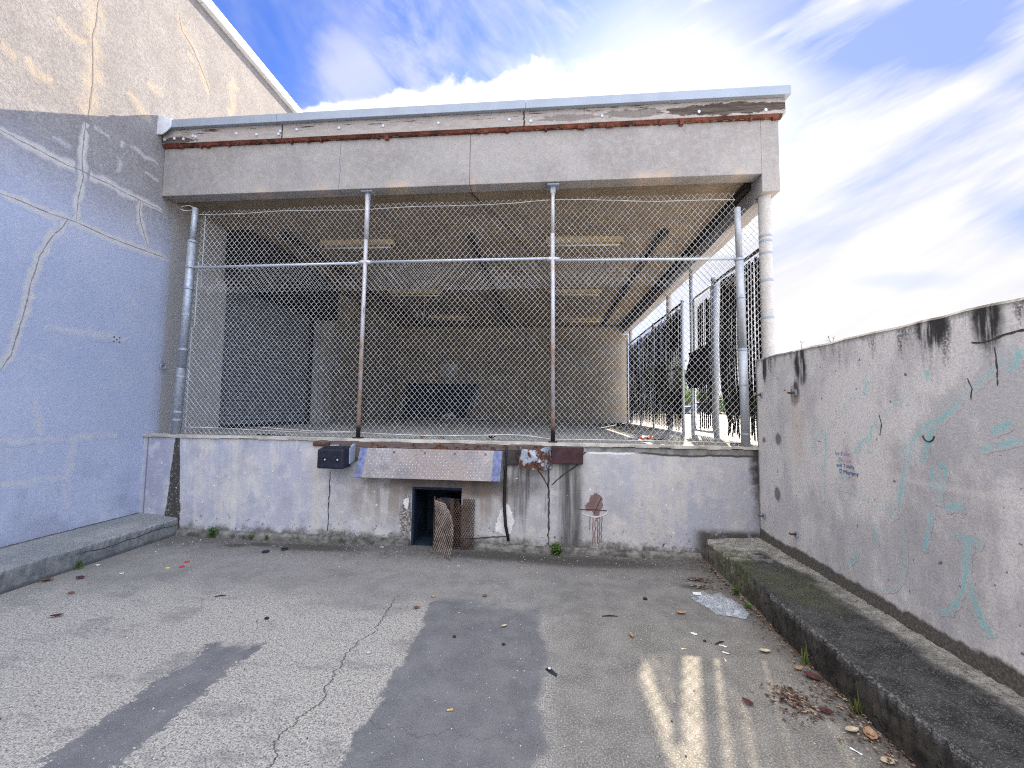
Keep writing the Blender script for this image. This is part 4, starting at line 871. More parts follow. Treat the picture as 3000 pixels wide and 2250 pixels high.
def ledge(name, mat, prof, ys, label, seed, amp):
    r = random.Random(seed); m = MB(); V = []; F = []; n = len(prof(ys[0])); N = len(ys)
    for i, y in enumerate(ys):
        for k, (x, z) in enumerate(prof(y)):
            a = amp*(2.2 if k == 2 else 1)*(0 < k < n-1); V.append((x + r.uniform(-a,a), y, z + r.uniform(-a,a)*.8))
    for i in range(N-1):
        for k in range(n-1): F.append((i*n+k, i*n+k+1, (i+1)*n+k+1, (i+1)*n+k))
    F += [tuple(range(n)), tuple((N-1)*n+k for k in range(n))[::-1]]
    m.add(V, F); return tag(m.build(name, mat), label, 'ledge')
def prR(y):
    e = 1.70 + .012*math.sin(y*1.9) + (.02 if y > 3.3 else 0)
    return [(e-.012,-.02),(e-.006,.10),(e+.006,.19),(e+.022,.207),(1.95,.228),(2.298,.245),(2.298,-.02)]
def prL(y):
    e = -4.505
    return [(e+.006,-.02),(e+.004,.10),(e,.185),(e-.016,.203),(-4.75,.225),(LX+.002,.245),(LX+.002,-.02)]
ysl = [-5 + i*.25 for i in range(20)] + [i*.028 for i in range(163)]; ysl = [y for y in ysl if y < D-.012] + [D-.012]
ledge('concrete_ledge', LEDGE_R, prR, ysl, 'dark mossy concrete ledge running along the foot of the right-hand wall', 1, .0075)
ledge('concrete_ledge', LEDGE_L, prL, ysl, 'pale cracked concrete ledge along the foot of the blue-grey building', 2, .0022)

# ---------------------------------------------------------------- litter on the yard and deck
LEAFM = {k: simple(k+'_leaf', c, .8, 0, .3, 30) for k, c in dict(brown=(.12,.06,.04), tan=(.33,.20,.12), maroon=(.07,.024,.022), pale=(.42,.35,.25)).items()}
def leaf_mesh(mb, x, y, z, L, a, w=.38, curl=.25, lobes=0, rnd=random):
    n = 9 if lobes else 7; V = []; F = []; ca, sa = math.cos(a), math.sin(a); tilt = rnd.uniform(-.25,.25)
    for i in range(n):
        u = i/(n-1); hw = w*L*math.sin(math.pi*min(1,u*.94+.05))**.8
        if lobes: hw *= 1.25 if i % 2 else .62
        for s in (-1,0,1):
            lx = (u-.5)*L; ly = s*hw; lz = .004 + L*curl*((u-.5)**2)*1.6 + abs(s)*hw*(.25+curl*.5) + s*hw*tilt*.6 + abs(tilt)*hw
            V.append((x+lx*ca-ly*sa, y+lx*sa+ly*ca, z+lz))
    for i in range(n-1):
        for k in (0,1): F.append((i*3+k, (i+1)*3+k, (i+1)*3+k+1, i*3+k+1))
    st = rnd.uniform(.2,.35)*L; e = Vector((x-L*.5*ca, y-L*.5*sa, z+.006)); d = Vector((-ca,-sa,.1))*st; q = Vector((-sa,ca,0))*L*.02
    b = len(V); V += [e-q, e+q, e+d+q*.6, e+d-q*.6]; F.append((b,b+1,b+2,b+3)); mb.add(V, F)
def leaf(x, y, L, a, kind, label, z=0., lobes=0, w=.28, curl=.4):
    m = MB(); leaf_mesh(m, x, y, z, L*.78, a, w, curl, lobes); return tag(m.build('fallen_leaf', LEAFM[kind]), label, 'leaf', 'fallen leaves on the yard')
for a in ((-3.63,2.72,.10,.5,'maroon','single dark red leaf lying well out on the pale concrete, left side'),
          (-4.44,3.23,.12,.6,'brown','reddish brown leaf tucked against the foot of the pale left ledge'),
          (-4.21,3.31,.10,.1,'maroon','dark curled leaf on the concrete just off the pale left ledge'),
          (-3.95,3.05,.07,.2,'brown','small brown leaf between the pale ledge and the red bottle caps'),
          (.61,2.95,.075,1.7,'tan','orange lobed leaf just beyond the tip of the left sunlit streak'),
          (1.07,3.31,.10,.2,'tan','tan lobed leaf lying left of the clear plastic bag'),
          (1.11,2.366,.08,2.2,'maroon','dark red leaf between the wide sunlit streak and the leaf pile'),
          (1.575,2.70,.085,.4,'tan','orange leaf beside the dark mossy ledge, above a long maroon one'),
          (1.61,2.615,.13,-.6,'maroon','long maroon leaf lying at the foot of the dark mossy ledge'),
          (1.61,2.20,.13,1.0,'tan','large tan leaf near the bottom edge, against the mossy ledge'),
          (1.54,2.22,.10,.3,'pale','pale yellow leaf beside the large tan leaf near the mossy ledge'),
          (1.50,2.34,.09,-.3,'maroon','dark red leaf in the litter below the end of the leaf pile'),
          (1.57,2.05,.085,.2,'pale','cream leaf at the bottom right corner beside the mossy ledge'),
          (1.46,2.86,.10,.1,'pale','broad pale leaf beside the right-hand sunlit streaks'),
          (-.30,2.97,.06,.6,'pale','little pale leaf curled on the smooth grey strip'),
          (-1.02,3.15,.07,.3,'brown','small brown leaf on the edge of the pale concrete and the grey strip')):
    leaf(*a, lobes=1 if 'lobed' in a[5] or 'orange' in a[5] else 0)
m = MB(); rr = random.Random(11)                          # drift of leaf crumbs along the ledge
for i in range(1000):
    y = rr.choice((rr.uniform(1.6,3.3), rr.uniform(1.6,2.6), rr.uniform(3.3,4.5))); d = abs(rr.gauss(0, .055 if y > 2.6 else .085)); x = 1.69 - d
    leaf_mesh(m, x, y, rr.uniform(0,.012), rr.uniform(.006,.024), rr.uniform(0,6.3), rr.uniform(.12,.38), rr.uniform(.1,.5), 0, rr)
for i in range(230):
    x = rr.gauss(1.37,.06); y = rr.gauss(2.40,.075); leaf_mesh(m, x, y, rr.uniform(0,.012), rr.uniform(.008,.032), rr.uniform(0,6.3), .25, .2, 0, rr)
for i in range(110):
    x = rr.gauss(1.44,.07); y = rr.choice((3.96,3.81)) + rr.gauss(0,.025); leaf_mesh(m, x, y, 0, rr.uniform(.012,.035), rr.uniform(0,6.3), .25, .3, 0, rr)
t = MT('leaf_litter_mix'); q = t.noise(t.pos, 38, 2, .5)
lm = t.out(t.mix(t.ss(q,.38,.46), (.035,.024,.019), t.mix(t.ss(q,.5,.62), (.10,.052,.040), (.33,.25,.18))), .85)
tag(m.build('leaf_litter', lm), 'brown leaf crumbs drifted along the foot of the mossy ledge', 'leaf litter', kind='stuff')
m = MB()
for i in range(620):                                      # grit and crumbs over the whole yard
    x = rr.uniform(-4.4,1.6); y = rr.choice((rr.uniform(1.5,4.5), rr.uniform(3.9,4.5))); s = rr.uniform(.0025,.0075); z = s*.5
    P = [(x+s*math.cos(a)*rr.uniform(.6,1.2), y+s*math.sin(a)*rr.uniform(.6,1.2)) for a in (0,1.25,2.5,3.8,5.)]
    m.add([(u,v,.001) for u,v in P]+[(x,y,s*1.1)], [(k,(k+1)%5,5) for k in range(5)])
t = MT('mixed_grit'); q = t.noise(t.pos, 60, 2, .5); tag(m.build('grit', t.out(t.mix(t.ss(q,.42,.55), (.05,.045,.04), (.50,.48,.45)), .9)), 'loose grit and crumbs scattered over the yard', 'grit', kind='stuff')

WHITEP = simple('white_litter_paper', (.74,.74,.73), .8, 0, .06); BUTT = simple('cork_filter_paper', (.52,.36,.16), .85, 0, .2, 40)
def stick(name, x, y, L, a, r0, mat, label, cat, z=0., extra=None):
    o = thing(name, label, cat, (x, y, z)); d = Vector((math.cos(a), math.sin(a), 0))*L/2; c = Vector((x, y, z+r0))
    m = MB(); m.tube([c-d, c+d*.1], r0, 8); m.build('paper', WHITEP if extra else mat, o, True)
    m = MB(); m.tube([c+d*.101, c+d], r0*1.03, 8); m.build('filter', extra or mat, o, True); return o
stick('cigarette_butt', -.497, 2.142, .032, .3, .0055, BUTT, 'tan cigarette stub lying alone on the smooth grey strip', 'cigarette butt')
stick('cigarette_butt', .93, 2.835, .034, .1, .0045, WHITEP, 'orange-tipped cigarette end at the top of the wide sunlit streak', 'cigarette butt', 0, BUTT)
stick('cigarette_butt', 1.155, 2.745, .034, 1.6, .0045, WHITEP, 'cigarette end right of the wide sunlit streak, standing out tan', 'cigarette butt', 0, BUTT)
def scrap(name, x, y, s, a, mat, label, cat, z=0., asp=.5, h=.006, seed=0):
    if z == 0: s *= .78
    r = random.Random(seed); V = []; F = []; n = 4; ca, sa = math.cos(a), math.sin(a)
    for j in range(n+1):
        for i in range(n+1):
            u = (i/n-.5)*s*(1+r.uniform(-.1,.1)); v = (j/n-.5)*s*asp*(1+r.uniform(-.1,.1)); V.append((x+u*ca-v*sa, y+u*sa+v*ca, z+.002+r.uniform(0,h)))
    for j in range(n):
        for i in range(n): F.append((j*(n+1)+i, j*(n+1)+i+1, (j+1)*(n+1)+i+1, (j+1)*(n+1)+i))
    m = MB(); m.add(V, F); o = m.build(name, mat, None, True); q = o.modifiers.new('solid','SOLIDIFY'); q.thickness = .0015
    return tag(o, label, cat)
scrap('paper_scrap', 1.065,3.03,.055,-.4,WHITEP,'white paper scrap in front of the clear plastic bag','paper',seed=1)
scrap('paper_scrap', 1.21,2.90,.06,-.5,WHITEP,'white paper sliver right of the wide sunlit streak, upper of two','paper',asp=.2,seed=2)
scrap('paper_scrap', 1.19,2.82,.055,-.5,WHITEP,'white paper sliver right of the wide sunlit streak, lower of two','paper',asp=.2,seed=3)
scrap('paper_scrap', -1.856,4.43,.05,.1,WHITEP,'white paper scrap on the ground left of the open hatch','paper',seed=4)
scrap('paper_scrap', -4.404,3.60,.05,.2,WHITEP,'white scrap on the concrete close to the pale left ledge','paper',seed=5)
scrap('paper_scrap', -3.96,3.45,.04,.4,WHITEP,'small white scrap left of the yellow wrapper','paper',seed=6)
scrap('wrapper_scrap', -3.668,3.616,.045,.3,simple('yellow_wrapper',(.62,.50,.06),.5),'tiny yellow wrapper scrap beside the red bottle caps','wrapper',seed=7)
scrap('paper_scrap', 1.47,2.10,.06,-.9,WHITEP,'white paper sliver at the bottom edge near the mossy ledge','paper',asp=.22,seed=8)
scrap('paper_scrap', -.88,4.02,.05,-.6,WHITEP,'pale scrap on the ground at the tip of the bent grille','paper',asp=.25,seed=9)
def disc(name, x, y, r0, h, mat, label, cat, hole=False, a=0):
    m = MB(); n = 16
    if hole: m.tube([(x+r0*math.cos(2*math.pi*k/n), y+r0*math.sin(2*math.pi*k/n), h) for k in range(n+1)], h, 7, False)
    else: m.tube([(x,y,0),(x,y,h*.6),(x,y,h)], [r0*1.05,r0,r0*.85], n)
    return tag(m.build(name, mat, None, True), label, cat)
REDP = simple('red_cap_paint', (.42,.03,.04), .4, 0, .1)
disc('bottle_cap', -3.618,3.777,.021,.009,REDP,'red bottle cap on the yard, the farther of the pair','bottle cap')
disc('bottle_cap', -3.563,3.663,.021,.009,REDP,'red bottle cap on the yard, the nearer of the pair','bottle cap')
disc('rubber_ring', -3.037,4.127,.028,.009,RUBBER,'black rubber ring on the yard, the left of two','rubber ring',True)
disc('rubber_ring', -2.889,4.229,.028,.009,RUBBER,'black rubber ring on the yard, the right of two','rubber ring',True)
def pebble(x, y, s, mat, label, cat='pebble', z=0, name='pebble', seed=0):
    r = random.Random(seed); bm = bmesh.new(); s *= .62; bmesh.ops.create_icosphere(bm, subdivisions=2, radius=s)
    for v in bm.verts: v.co = Vector((v.co.x*1.3, v.co.y, v.co.z*.75))*(1+r.uniform(-.14,.14)) + Vector((x, y, z+s*.62))
    me = bpy.data.meshes.new(name); bm.to_mesh(me); bm.free(); me.materials.append(mat)
    for p in me.polygons: p.use_smooth = True
    o = bpy.data.objects.new(name, me); col.objects.link(o); return tag(o, label, cat)
DKP = simple('dark_lump',(.022,.021,.022),.8,0,.4,30)
pebble(-.513,3.41,.022,simple('acorn_brown',(.12,.085,.05),.6,0,.3,30),'brown acorn on the yard straight in front of the bumper bracket','acorn',name='acorn',seed=1)
pebble(.841,3.516,.024,DKP,'dark nut lying on the yard left of the clear plastic bag','acorn',name='acorn',seed=2)
pebble(-.94,3.348,.02,LEAFM['tan'],'orange-brown nut on the yard in front of the torn grille','acorn',name='acorn',seed=3)
pebble(-1.138,2.559,.020,simple('pale_pebble',(.46,.46,.47),.8),'pale grey pebble right of the long crack','pebble',seed=4)
pebble(-.279,2.748,.016,DKP,'small black pebble at the middle of the smooth grey strip','pebble',seed=5)
pebble(-.63,2.80,.016,DKP,'small black pebble near the left edge of the smooth grey strip','pebble',seed=6)
pebble(-2.076,2.87,.022,DKP,'dark crumpled lump on the pale concrete above the left stain','lump',name='dirt_lump',seed=7)
pebble(1.107,2.944,.014,DKP,'tiny black pebble under the white paper scrap by the plastic bag','pebble',seed=8)
sk = thing('plastic_shard','black plastic shard with a pale spot at the edge of the grey strip','shard',(.038,2.5,0))
m = MB(); m.add([(.0,2.53,.004),(.03,2.525,.018),(.075,2.485,.008),(.07,2.465,.003),(.03,2.495,.004),(.035,2.51,.02)],[(0,1,5),(1,2,5),(2,3,5),(3,4,5),(4,0,5)]); m.build('shard_body', RUBBER, sk)
m = MB(); m.box(.022,.036,2.505,2.517,.0185,.0215); m.build('pale_spot', WHITEP, sk)
for x, y, L, a, lb in ((1.20,2.93,.09,.5,'short black twig right of the white paper scrap'),(.5,3.2,.12,.1,'thin dark twig on the bare yard between orange leaf and plastic bag'),(-2.7,3.15,.08,.4,'thin dark twig on the pale concrete left of the crack')):
    m = MB(); d = Vector((math.cos(a),math.sin(a),0))*L/2; c = Vector((x,y,.006)); m.tube([c-d,c+Vector((.004,.006,.003)),c+d],[.003,.005,.002],6); tag(m.build('twig', DKP, None, True), lb, 'twig')

# clear plastic bag, crumpled flat
bg = thing('plastic_bag','crumpled clear plastic bag lying beside the mossy ledge','plastic bag',(1.42,3.44,0))
t = MT('clear_film'); t.b.inputs['Alpha'].default_value = .52; nz = t.noise(t.pos, 26, 5, .7, .6)
t.put(t.b.inputs['Alpha'], t.ss(nz, .38, .80, .16, .62)); t.bump(t.noise(t.pos, 40, 4, .7, .8), .8, .01); t.b.inputs['Specular IOR Level'].default_value = .8
FILM = t.out((.66,.71,.78), .18)
def bagsurf(z0, amp, seed, k):
    m = MB(); r = random.Random(seed); n = 22; V = []; F = []
    out = [(-.20,.10),(-.17,.15),(-.09,.145),(.03,.13),(.10,.155),(.13,.10),(.19,.05),(.20,-.05),(.13,-.115),(.0,-.09),(-.09,-.075),(-.115,.0),(-.17,.06)]
    C = Vector((.02,.03)); no = len(out)*4; ring = []
    for i in range(no):
        a = Vector(out[i//4]); b = Vector(out[(i//4+1) % len(out)]); ring.append(a.lerp(b, (i%4)/4) + Vector((r.uniform(-.006,.006), r.uniform(-.006,.006))))
    for j in range(9):
        f = j/8
        for p in ring:
            q = C + (p-C)*f; h = z0 + amp*(1-f**3)*(.6+.7*mnoise.noise((q.x*13+seed, q.y*13, k))) + .016*abs(mnoise.noise((q.x*34+seed, q.y*34, 3)))
            V.append((1.42+q.x*.92, 3.43+q.y*1.35, max(.003, h)))
    for j in range(8):
        for i in range(no): F.append((j*no+i, j*no+(i+1)%no, (j+1)*no+(i+1)%no, (j+1)*no+i))
    m.add(V, F); return m
bagsurf(.006, .085, 3, 1).build('film', FILM, bg); bagsurf(.004, .03, 8, 2).build('film', FILM, bg)
m = MB(); m.add([(1.25,3.55,.05),(1.31,3.53,.055),(1.325,3.60,.05),(1.26,3.61,.045)],[(0,1,2,3)]); m.build('paper_label', WHITEP, bg)

# litter on the deck
scrap('paper_wrapper',1.10,5.21,.20,.2,WHITEP,'white crumpled wrapper on the deck beside a red one','wrapper',Z,.8,.06,20)
scrap('red_wrapper',1.245,5.13,.17,.6,simple('red_white_wrapper',(.45,.10,.06),.6,0,.7,40),'red crumpled wrapper on the sunlit deck','wrapper',Z,.8,.075,21)
scrap('black_scrap',1.42,5.15,.12,.1,TARP,'black plastic scrap on the deck right of the red wrapper','scrap',Z,.5,.04,22)
scrap('rusty_plate',2.28,4.98,.16,0,simple('rusty_flat_steel',(.17,.08,.035),.8,0,.4,12),'small rusty flat plate on the deck at the foot of the right fence post','plate',Z,.4,.01,23)
for x, a, kd, lb in ((-1.304,.3,'pale','pale dry leaf standing behind the dock nosing above the middle of the dock plate'),(-1.56,.1,'tan','tan dry leaf on the deck edge above the left half of the dock plate'),(-.68,.6,'maroon','dark red dry leaf on the deck edge above the right end of the dock plate')):
    m = MB(); leaf_mesh(m, x, 4.86, Z, .11, a, .42, .8, 1); tag(m.build('fallen_leaf', LEAFM[kd]), lb, 'leaf')
pebble(1.80,10.0,.09,DKP,'dark lump of dirt at the far end of the sunlit deck strip','lump',Z,'dirt_lump',31)
scrap('plastic_strip',-3.55,4.80,.34,.1,TARP,'thin black plastic strip on the deck near the left fence post','strip',Z,.06,.012,24)

# ---------------------------------------------------------------- weeds
WEED = simple('weed_green', (.060,.115,.022), .7, 0, .4, 30); GRASSM = simple('straw_green_grass', (.11,.13,.035), .8, 0, .45, 30)
def weed(x, y, h, n, label, mat=WEED, spread=.6, thin=False, seed=0):
    o = thing('weed', label, 'weed', (x, y, 0)); r = random.Random(seed); m = MB(); s = MB()
    for i in range(n):
        a = r.uniform(0,6.3); L = h*r.uniform(.5,1.1); d = Vector((math.cos(a)*spread*r.random(), min(.15, math.sin(a)*spread*r.random()), 1)).normalized(); b = Vector((x + r.gauss(0,h*.18), y - abs(r.gauss(0,h*.10)), 0))
        if thin:
            tip = b + d*L; q = Vector((-math.sin(a), math.cos(a), 0))*.004; m.add([b-q, b+q, b+d*L*.6+q*.7, tip, b+d*L*.6-q*.7], [(0,1,2,3,4)]); continue
        s.tube([b, b+d*L], .0015, 4, False)
        for k in range(5):
            c = b + d*L*(.3+.17*k); w = Vector((r.uniform(-1,1), r.uniform(-1,.6), r.uniform(-.2,.8))).normalized(); p = w.cross(Vector((r.uniform(-1,1),r.uniform(-1,1),1))).normalized(); e = h*r.uniform(.14,.26)
            m.add([c, c+w*e*.5+p*e*.32, c+w*e, c+w*e*.5-p*e*.32], [(0,1,2,3)])
    m.build('leaves', mat, o)
    if not thin: s.build('stem', mat, o)
    return o
for x, y in (( -4.00,4.50),): weed(x, y, .12, 34, 'leafy green weed at the foot of the dock near the pale left ledge', seed=1)
weed(-3.50,4.49,.07,12,'tiny green sprig at the dock foot beside the oil stain', seed=2)
weed(-3.30,4.49,.07,9,'tiny green sprig at the dock foot right of the oil stain', seed=3)
weed(.115,4.46,.13,36,'green weed at the dock foot below the dark wall run', seed=4)
weed(-4.46,3.50,.08,16,'low green weed at the foot of the pale left ledge', seed=5)
weed(1.655,3.70,.07,22,'green weed at the mossy ledge just behind the plastic bag', seed=6)
weed(1.64,3.45,.06,18,'green weed between the plastic bag and the mossy ledge', seed=7)
weed(1.655,2.77,.13,26,'yellow-green grass tuft at the mossy ledge beside the pale leaf', GRASSM, .7, True, 8)
weed(1.66,2.36,.12,22,'yellow-green grass tuft at the mossy ledge near the large tan leaf', GRASSM, .8, True, 9)
m = MB(); rr = random.Random(5)
for i in range(420):
    y = rr.uniform(2.3,3.4); x = 1.693 - abs(rr.gauss(0,.018)); a = rr.uniform(0,6.3); L = rr.uniform(.015,.05); b = Vector((x,y,.002)); t3 = b + Vector((math.cos(a)*.5-.3, math.sin(a)*.6, rr.uniform(.1,.9)))*L; q = Vector((-math.sin(a),math.cos(a),0))*.0018; m.add([b-q,b+q,t3],[(0,1,2)])
tag(m.build('dry_grass', simple('dry_root_fibre',(.19,.105,.060),.9,0,.4,30)), 'reddish dry grass fibres along the foot of the mossy ledge', 'dry grass', kind='stuff')

# ---------------------------------------------------------------- beyond the side fence
def foliage(mb, c, rad, n, s, seed):
    r = random.Random(seed); cl = [Vector((r.uniform(-1,1), r.uniform(-1,1), r.uniform(-1,1))) for _ in range(14)]
    for i in range(n):
        k = r.choice(cl); d = k*.75 + Vector((r.gauss(0,.28), r.gauss(0,.28), r.gauss(0,.28)))
        p = Vector(c) + Vector((d.x*rad[0], d.y*rad[1], d.z*rad[2])); a = Vector((r.uniform(-1,1),r.uniform(-1,1),r.uniform(-1,1))).normalized(); b = a.cross(Vector((r.uniform(-1,1),r.uniform(-1,1),r.uniform(-1,1)))).normalized(); e = s*r.uniform(.6,1.3)
        mb.add([p, p+a*e*.5+b*e*.3, p+a*e, p+a*e*.5-b*e*.3], [(0,1,2,3)])
LG = simple('hedge_leaf', (.10,.17,.030), .7, 0, .45, 3); BARK = simple('bark', (.11,.085,.065), .9, 0, .4, 8)
for i, (x, y, lb) in enumerate(((19.5,58,'light green hedge bush glimpsed through the gap left of the side gate'),(25.5,57,'light green hedge bush glimpsed through the gap right of the gate post'))):
    o = thing('hedge_bush', lb, 'bush', (x, y, 1.15)); m = MB(); foliage(m, (x, y, 2.6), (3.0,1.5,1.5), 2600, .42, 40+i); m.build('foliage', LG, o)
    m = MB()
    for k in range(5): m.tube([(x-2+k, y, 1.1), (x-2+k+.2, y, 2.6)], [.09,.04], 6)
    m.build('stem', BARK, o)
tr = thing('tree', 'pale distant tree glimpsed through the gap left of the side gate', 'tree', (21, 72, 1.15))
m = MB(); m.tube([(21,72,1.1),(21.1,72,4),(21.3,72.1,6.5)], [.35,.25,.12], 9)
for k in range(6): a = k*1.05; m.tube([(21.1,72,3.6+.4*k),(21.1+2*math.cos(a),72+2*math.sin(a),5.6+.4*k)], [.12,.03], 6)
m.build('trunk', BARK, tr); m = MB(); foliage(m, (21.2,72,6.6), (3.6,3.6,2.8), 3600, .5, 50); m.build('crown', simple('tree_leaf',(.12,.155,.06),.7,0,.4,2), tr)
car = thing('parked_car', 'dark blue parked car glimpsed through the gap left of the side gate', 'car', (18.6, 50, 1.15))
CARP = simple('dark_blue_car_paint', (.018,.035,.075), .3, .2, .1)
def car_prof(k): return [(-2.1,.30),(-2.15,.75),(-1.95,.98),(-1.35,1.05),(-.75,1.46*k+1.05*(1-k)),(.65,1.48*k+1.05*(1-k)),(1.35,1.06),(2.0,.92),(2.15,.62),(2.1,.30)]
m = MB(); m.prism([(18.6+u, 1.15+v) for u, v in [(-2.1,.30),(-2.15,.75),(-1.95,.98),(-1.35,1.04),(1.35,1.04),(2.0,.92),(2.15,.62),(2.1,.30)]], 'y', 49.15, 50.85); m.prism([(18.6+u, 1.15+v) for u, v in [(-1.3,1.04),(-.75,1.46),(.6,1.48),(1.25,1.04)]], 'y', 49.3, 50.7); m.build('body', CARP, car, bevel=.06)
m = MB(); m.prism([(18.6+u, 1.15+v) for u, v in [(-1.12,1.08),(-.68,1.41),(.54,1.43),(1.05,1.08)]], 'y', 49.28, 49.297); m.build('window', simple('car_glass',(.02,.025,.03),.1), car)
for x in (-1.32, 1.32):
    for y0 in (49.13, 50.65):
        m = MB(); m.tube([(18.6+x,y0,1.47),(18.6+x,y0+.22,1.47)], .32, 18); w = m.build('wheel', RUBBER, car); m = MB(); m.tube([(18.6+x,y0-.01,1.47),(18.6+x,y0+.23,1.47)], .19, 14); m.build('rim', GALV, w)
# dry sprigs poking up behind the right-hand wall
sp = thing('dry_shrub', 'dry twig tips showing above the far end of the right-hand wall', 'shrub', (2.9, 4.4, 1.15)); m = MB(); rr = random.Random(8)
for i in range(9):
    x = 2.62 + rr.uniform(0,.3); y = 4.2 + rr.uniform(-.3,.25); P = [Vector((x,y,1.15)), Vector((x+rr.uniform(-.06,.06),y,1.8)), Vector((x+rr.uniform(-.1,.1),y+rr.uniform(-.08,.08),2.22+rr.uniform(-.05,.10)))]
    m.tube(P, [.006,.004,.002], 5)
    for k in range(4):
        c = P[2]; d = Vector((rr.uniform(-1,1),rr.uniform(-1,1),rr.uniform(-.3,1)))*.03; m.add([c, c+d+Vector((.008,0,0)), c+d*1.5], [(0,1,2)])
m.build('twigs', BARK, sp)

# ---------------------------------------------------------------- light, sky, camera
AZ, EL = R(19.0), R(33.0)
sd = Vector((math.sin(AZ)*math.cos(EL), math.cos(AZ)*math.cos(EL), math.sin(EL)))
su = bpy.data.lights.new('sun', 'SUN'); su.energy = 5.0; su.angle = R(.53); su.color = (1, .86, .66)
so = bpy.data.objects.new('sun', su); col.objects.link(so); so.rotation_euler = (-sd).to_track_quat('-Z', 'Y').to_euler(); so.location = sd*30

wd = bpy.data.worlds.new('World'); sc.world = wd; wd.use_nodes = True
class WT(MT):
    def __init__(s, tree): s.t = tree; s._pos = s._obj = s._uv = None
nt = wd.node_tree; nt.nodes.clear(); t = WT(nt)
sky = t.n('ShaderNodeTexSky', sky_type='NISHITA'); sky.sun_disc = False; sky.sun_elevation = EL; sky.sun_rotation = AZ; sky.altitude = 50; sky.air_density = 1.; sky.dust_density = .6; sky.ozone_density = 3.
g = t.n('ShaderNodeTexCoord').outputs['Generated']
dx, dy, dz = t.sep(g)
den = t.m('ADD', t.m('MAXIMUM', dz, 0.), .16)
cp = t.comb(t.m('DIVIDE', dx, den), t.m('DIVIDE', dy, den), 0.)         # position on a flat cloud layer
def rot(v, a, sx, sy):
    q = t.n('ShaderNodeMapping', {'Vector': v}); q.vector_type = 'TEXTURE'; q.inputs['Rotation'].default_value = (0,0,a); q.inputs['Scale'].default_value = (1/sx, 1/sy, 1); return q.outputs[0]
CAM_R = (0.996005,0.088233,0.013749); CAM_D = (0.008194,0.063023,-0.997978); CAM_F = (-0.088921,0.994104,0.062049)
ady = t.m('MAXIMUM', t.m('ABSOLUTE', dy), .05); fr = t.ss(dy, -.05, .15)
p = t.m('DIVIDE', dx, ady); q_ = t.m('DIVIDE', dz, ady)                 # bearing / elevation tangents of the half ahead
pq = t.comb(p, q_, 0.)
wis = t.noise(rot(pq, R(31), .42, 2.3), 1.9, 6, .55, .25)              # long cirrus streaks rising to the right
wis2 = t.noise(rot(pq, R(26), .7, 4.6), 2.4, 6, .6, .15)
puff = t.noise(pq, 9, 7, .62, .3); soft = t.noise(pq, 1.9, 5, .6, .5); vei = t.noise(rot(pq, R(-52), .8, 2.0), 3.2, 6, .6, .5)
W_ = lambda x: (x-1597)/1150
H_ = lambda y: (1205-y)/1150
right = t.ss(p, .02, .42)
cov = t.m('ADD', t.m('MULTIPLY', wis, .70), t.m('MULTIPLY', wis2, .30))
covR = t.ss(t.m('ADD', cov, t.m('MULTIPLY', t.ss(q_, .75, .1), .14)), .335, .575)
covL = t.m('MULTIPLY', t.ss(t.m('ADD', t.m('MULTIPLY', vei, .7), t.m('MULTIPLY', soft, .3)), .36, .64), t.ss(p, -.80, -.35, .15, .62))
cv = t.n('ShaderNodeMix', {0: right, 2: covL, 3: covR}).outputs[0]
glow = t.blob(p, q_, W_(1960), H_(330), .36, .30, soft, .9, 1.7)
cv = t.m('MAXIMUM', cv, t.m('MULTIPLY', glow, .86))
band_c = t.m('ADD', H_(268), t.m('MULTIPLY', t.ss(p, -.55, .2), .035))
bw = t.ss(p, -.95, .15, .02, .085)
bd = t.m('DIVIDE', t.m('ABSOLUTE', t.m('SUBTRACT', q_, band_c)), bw)
band = t.m('MULTIPLY', t.ss(t.m('ADD', bd, t.m('MULTIPLY', t.m('SUBTRACT', puff, .5), 2.6)), 1.35, .55), t.m('MULTIPLY', t.ss(p, -.90, -.60), t.ss(p, .50, .25)))
for cx, cy, rx, ry in ((700,330,.07,.035),(985,325,.10,.035)):
    band = t.m('MAXIMUM', band, t.blob(p, q_, W_(cx), H_(cy), rx, ry, puff, 1.6, .8))
wisp = t.m('MULTIPLY', t.blob(p, q_, W_(960), H_(150), .11, .20, vei, 2.6, 1.6), .6)
cv = t.m('MAXIMUM', cv, t.m('MAXIMUM', band, wisp))
for cx, cy, rx, ry, k in ((2950,640,.16,.05,.45),(2560,110,.26,.08,.40),(2900,230,.16,.06,.35),(2560,840,.12,.022,.35),(2930,700,.12,.05,.3)):
    cv = t.m('SUBTRACT', cv, t.m('MULTIPLY', t.blob(p, q_, W_(cx), H_(cy), rx, ry, cov, 2.2, 1.2), k), clamp=True)
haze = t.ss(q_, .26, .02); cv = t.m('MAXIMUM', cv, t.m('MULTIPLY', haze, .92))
fr2 = t.m('MULTIPLY', fr, t.ss(q_, 1.55, 1.15))
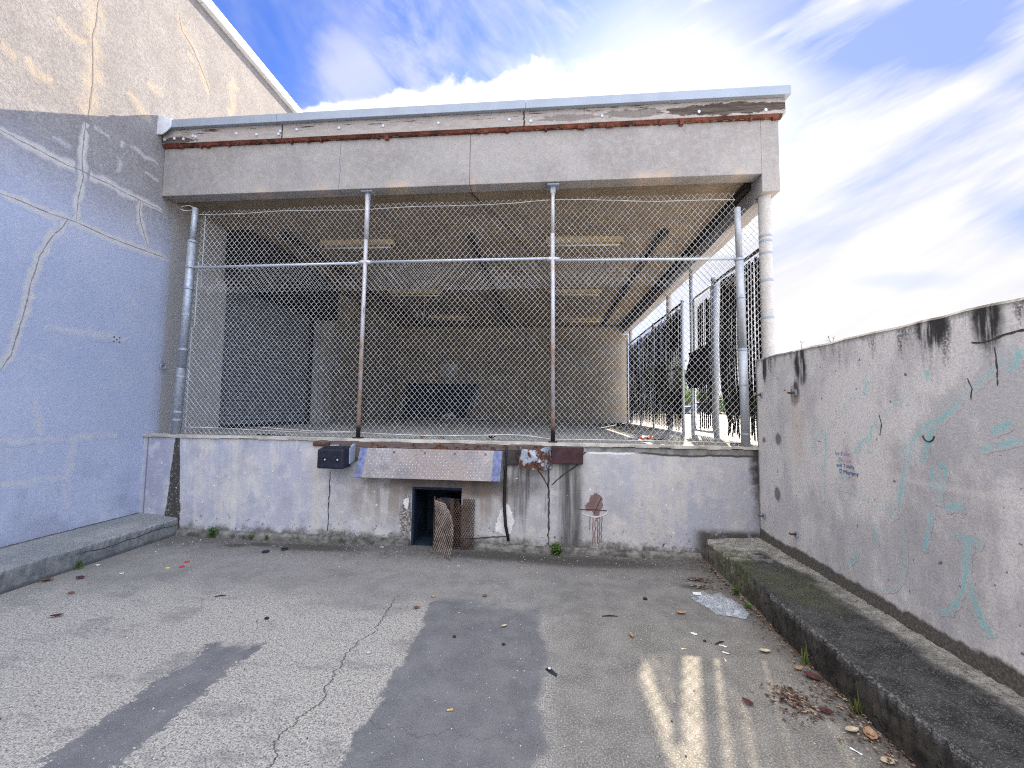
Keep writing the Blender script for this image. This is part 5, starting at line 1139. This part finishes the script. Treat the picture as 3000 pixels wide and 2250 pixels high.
# unseen sky behind and overhead: bright cloud added to light the shaded walls
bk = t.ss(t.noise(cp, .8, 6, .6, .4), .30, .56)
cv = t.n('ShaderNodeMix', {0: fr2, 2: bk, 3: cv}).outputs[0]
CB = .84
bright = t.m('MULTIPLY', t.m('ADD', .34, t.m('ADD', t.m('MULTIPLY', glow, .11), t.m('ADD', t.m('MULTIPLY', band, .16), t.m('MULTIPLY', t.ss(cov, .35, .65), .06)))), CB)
bright = t.n('ShaderNodeMix', {0: fr2, 2: t.m('MULTIPLY', t.ss(dz, .02, .48, .22, 1.), 1.36*CB), 3: bright}).outputs[0]  # unseen rear cloud boosted, and dimmed near its horizon to darken the dock interior
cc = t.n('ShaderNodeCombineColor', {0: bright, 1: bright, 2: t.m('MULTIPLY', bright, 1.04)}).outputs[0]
side = t.m('MULTIPLY', t.ss(dx, .15, .75), t.m('SUBTRACT', 1., fr2)); cc = t.mix(side, cc, t.mix(1., cc, (.72,.90,1.25), 'MULTIPLY'))  # unseen right rear cloud tinted blue to cool the left wall
skc = t.mix(1., sky.outputs[0], t.mix(t.ss(q_, .85, .25), (.034,.046,.082), (.045,.050,.080)), 'MULTIPLY')
skc = t.mix(t.m('MULTIPLY', t.ss(p, .05, .5), .9), skc, t.mix(t.ss(q_, .2, .9), (.17,.205,.31), (.13,.168,.30)))
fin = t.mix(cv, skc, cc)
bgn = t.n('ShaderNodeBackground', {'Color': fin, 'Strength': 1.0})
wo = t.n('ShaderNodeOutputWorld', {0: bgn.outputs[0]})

cam = bpy.data.cameras.new('camera'); co = bpy.data.objects.new('camera', cam); col.objects.link(co); sc.camera = co
cam.sensor_width = 36; cam.sensor_fit = 'HORIZONTAL'; cam.lens = 13.8; cam.clip_start = .05; cam.clip_end = 2000
CR = Vector(CAM_R); CD = Vector(CAM_D); CF = Vector(CAM_F)
co.matrix_world = Matrix(((CR.x,-CD.x,-CF.x,0),(CR.y,-CD.y,-CF.y,0),(CR.z,-CD.z,-CF.z,1.6),(0,0,0,1)))
sc.view_settings.view_transform = 'Standard'; sc.view_settings.look = 'None'; sc.view_settings.exposure = 1.68; sc.view_settings.gamma = 1
sc.render.engine = 'CYCLES'; sc.cycles.max_bounces = 8; sc.cycles.diffuse_bounces = 5; sc.cycles.transparent_max_bounces = 12
sc.cycles.use_denoising = False; sc.cycles.filter_width = 1.1; sc.cycles.use_adaptive_sampling = True; sc.cycles.adaptive_threshold = .01
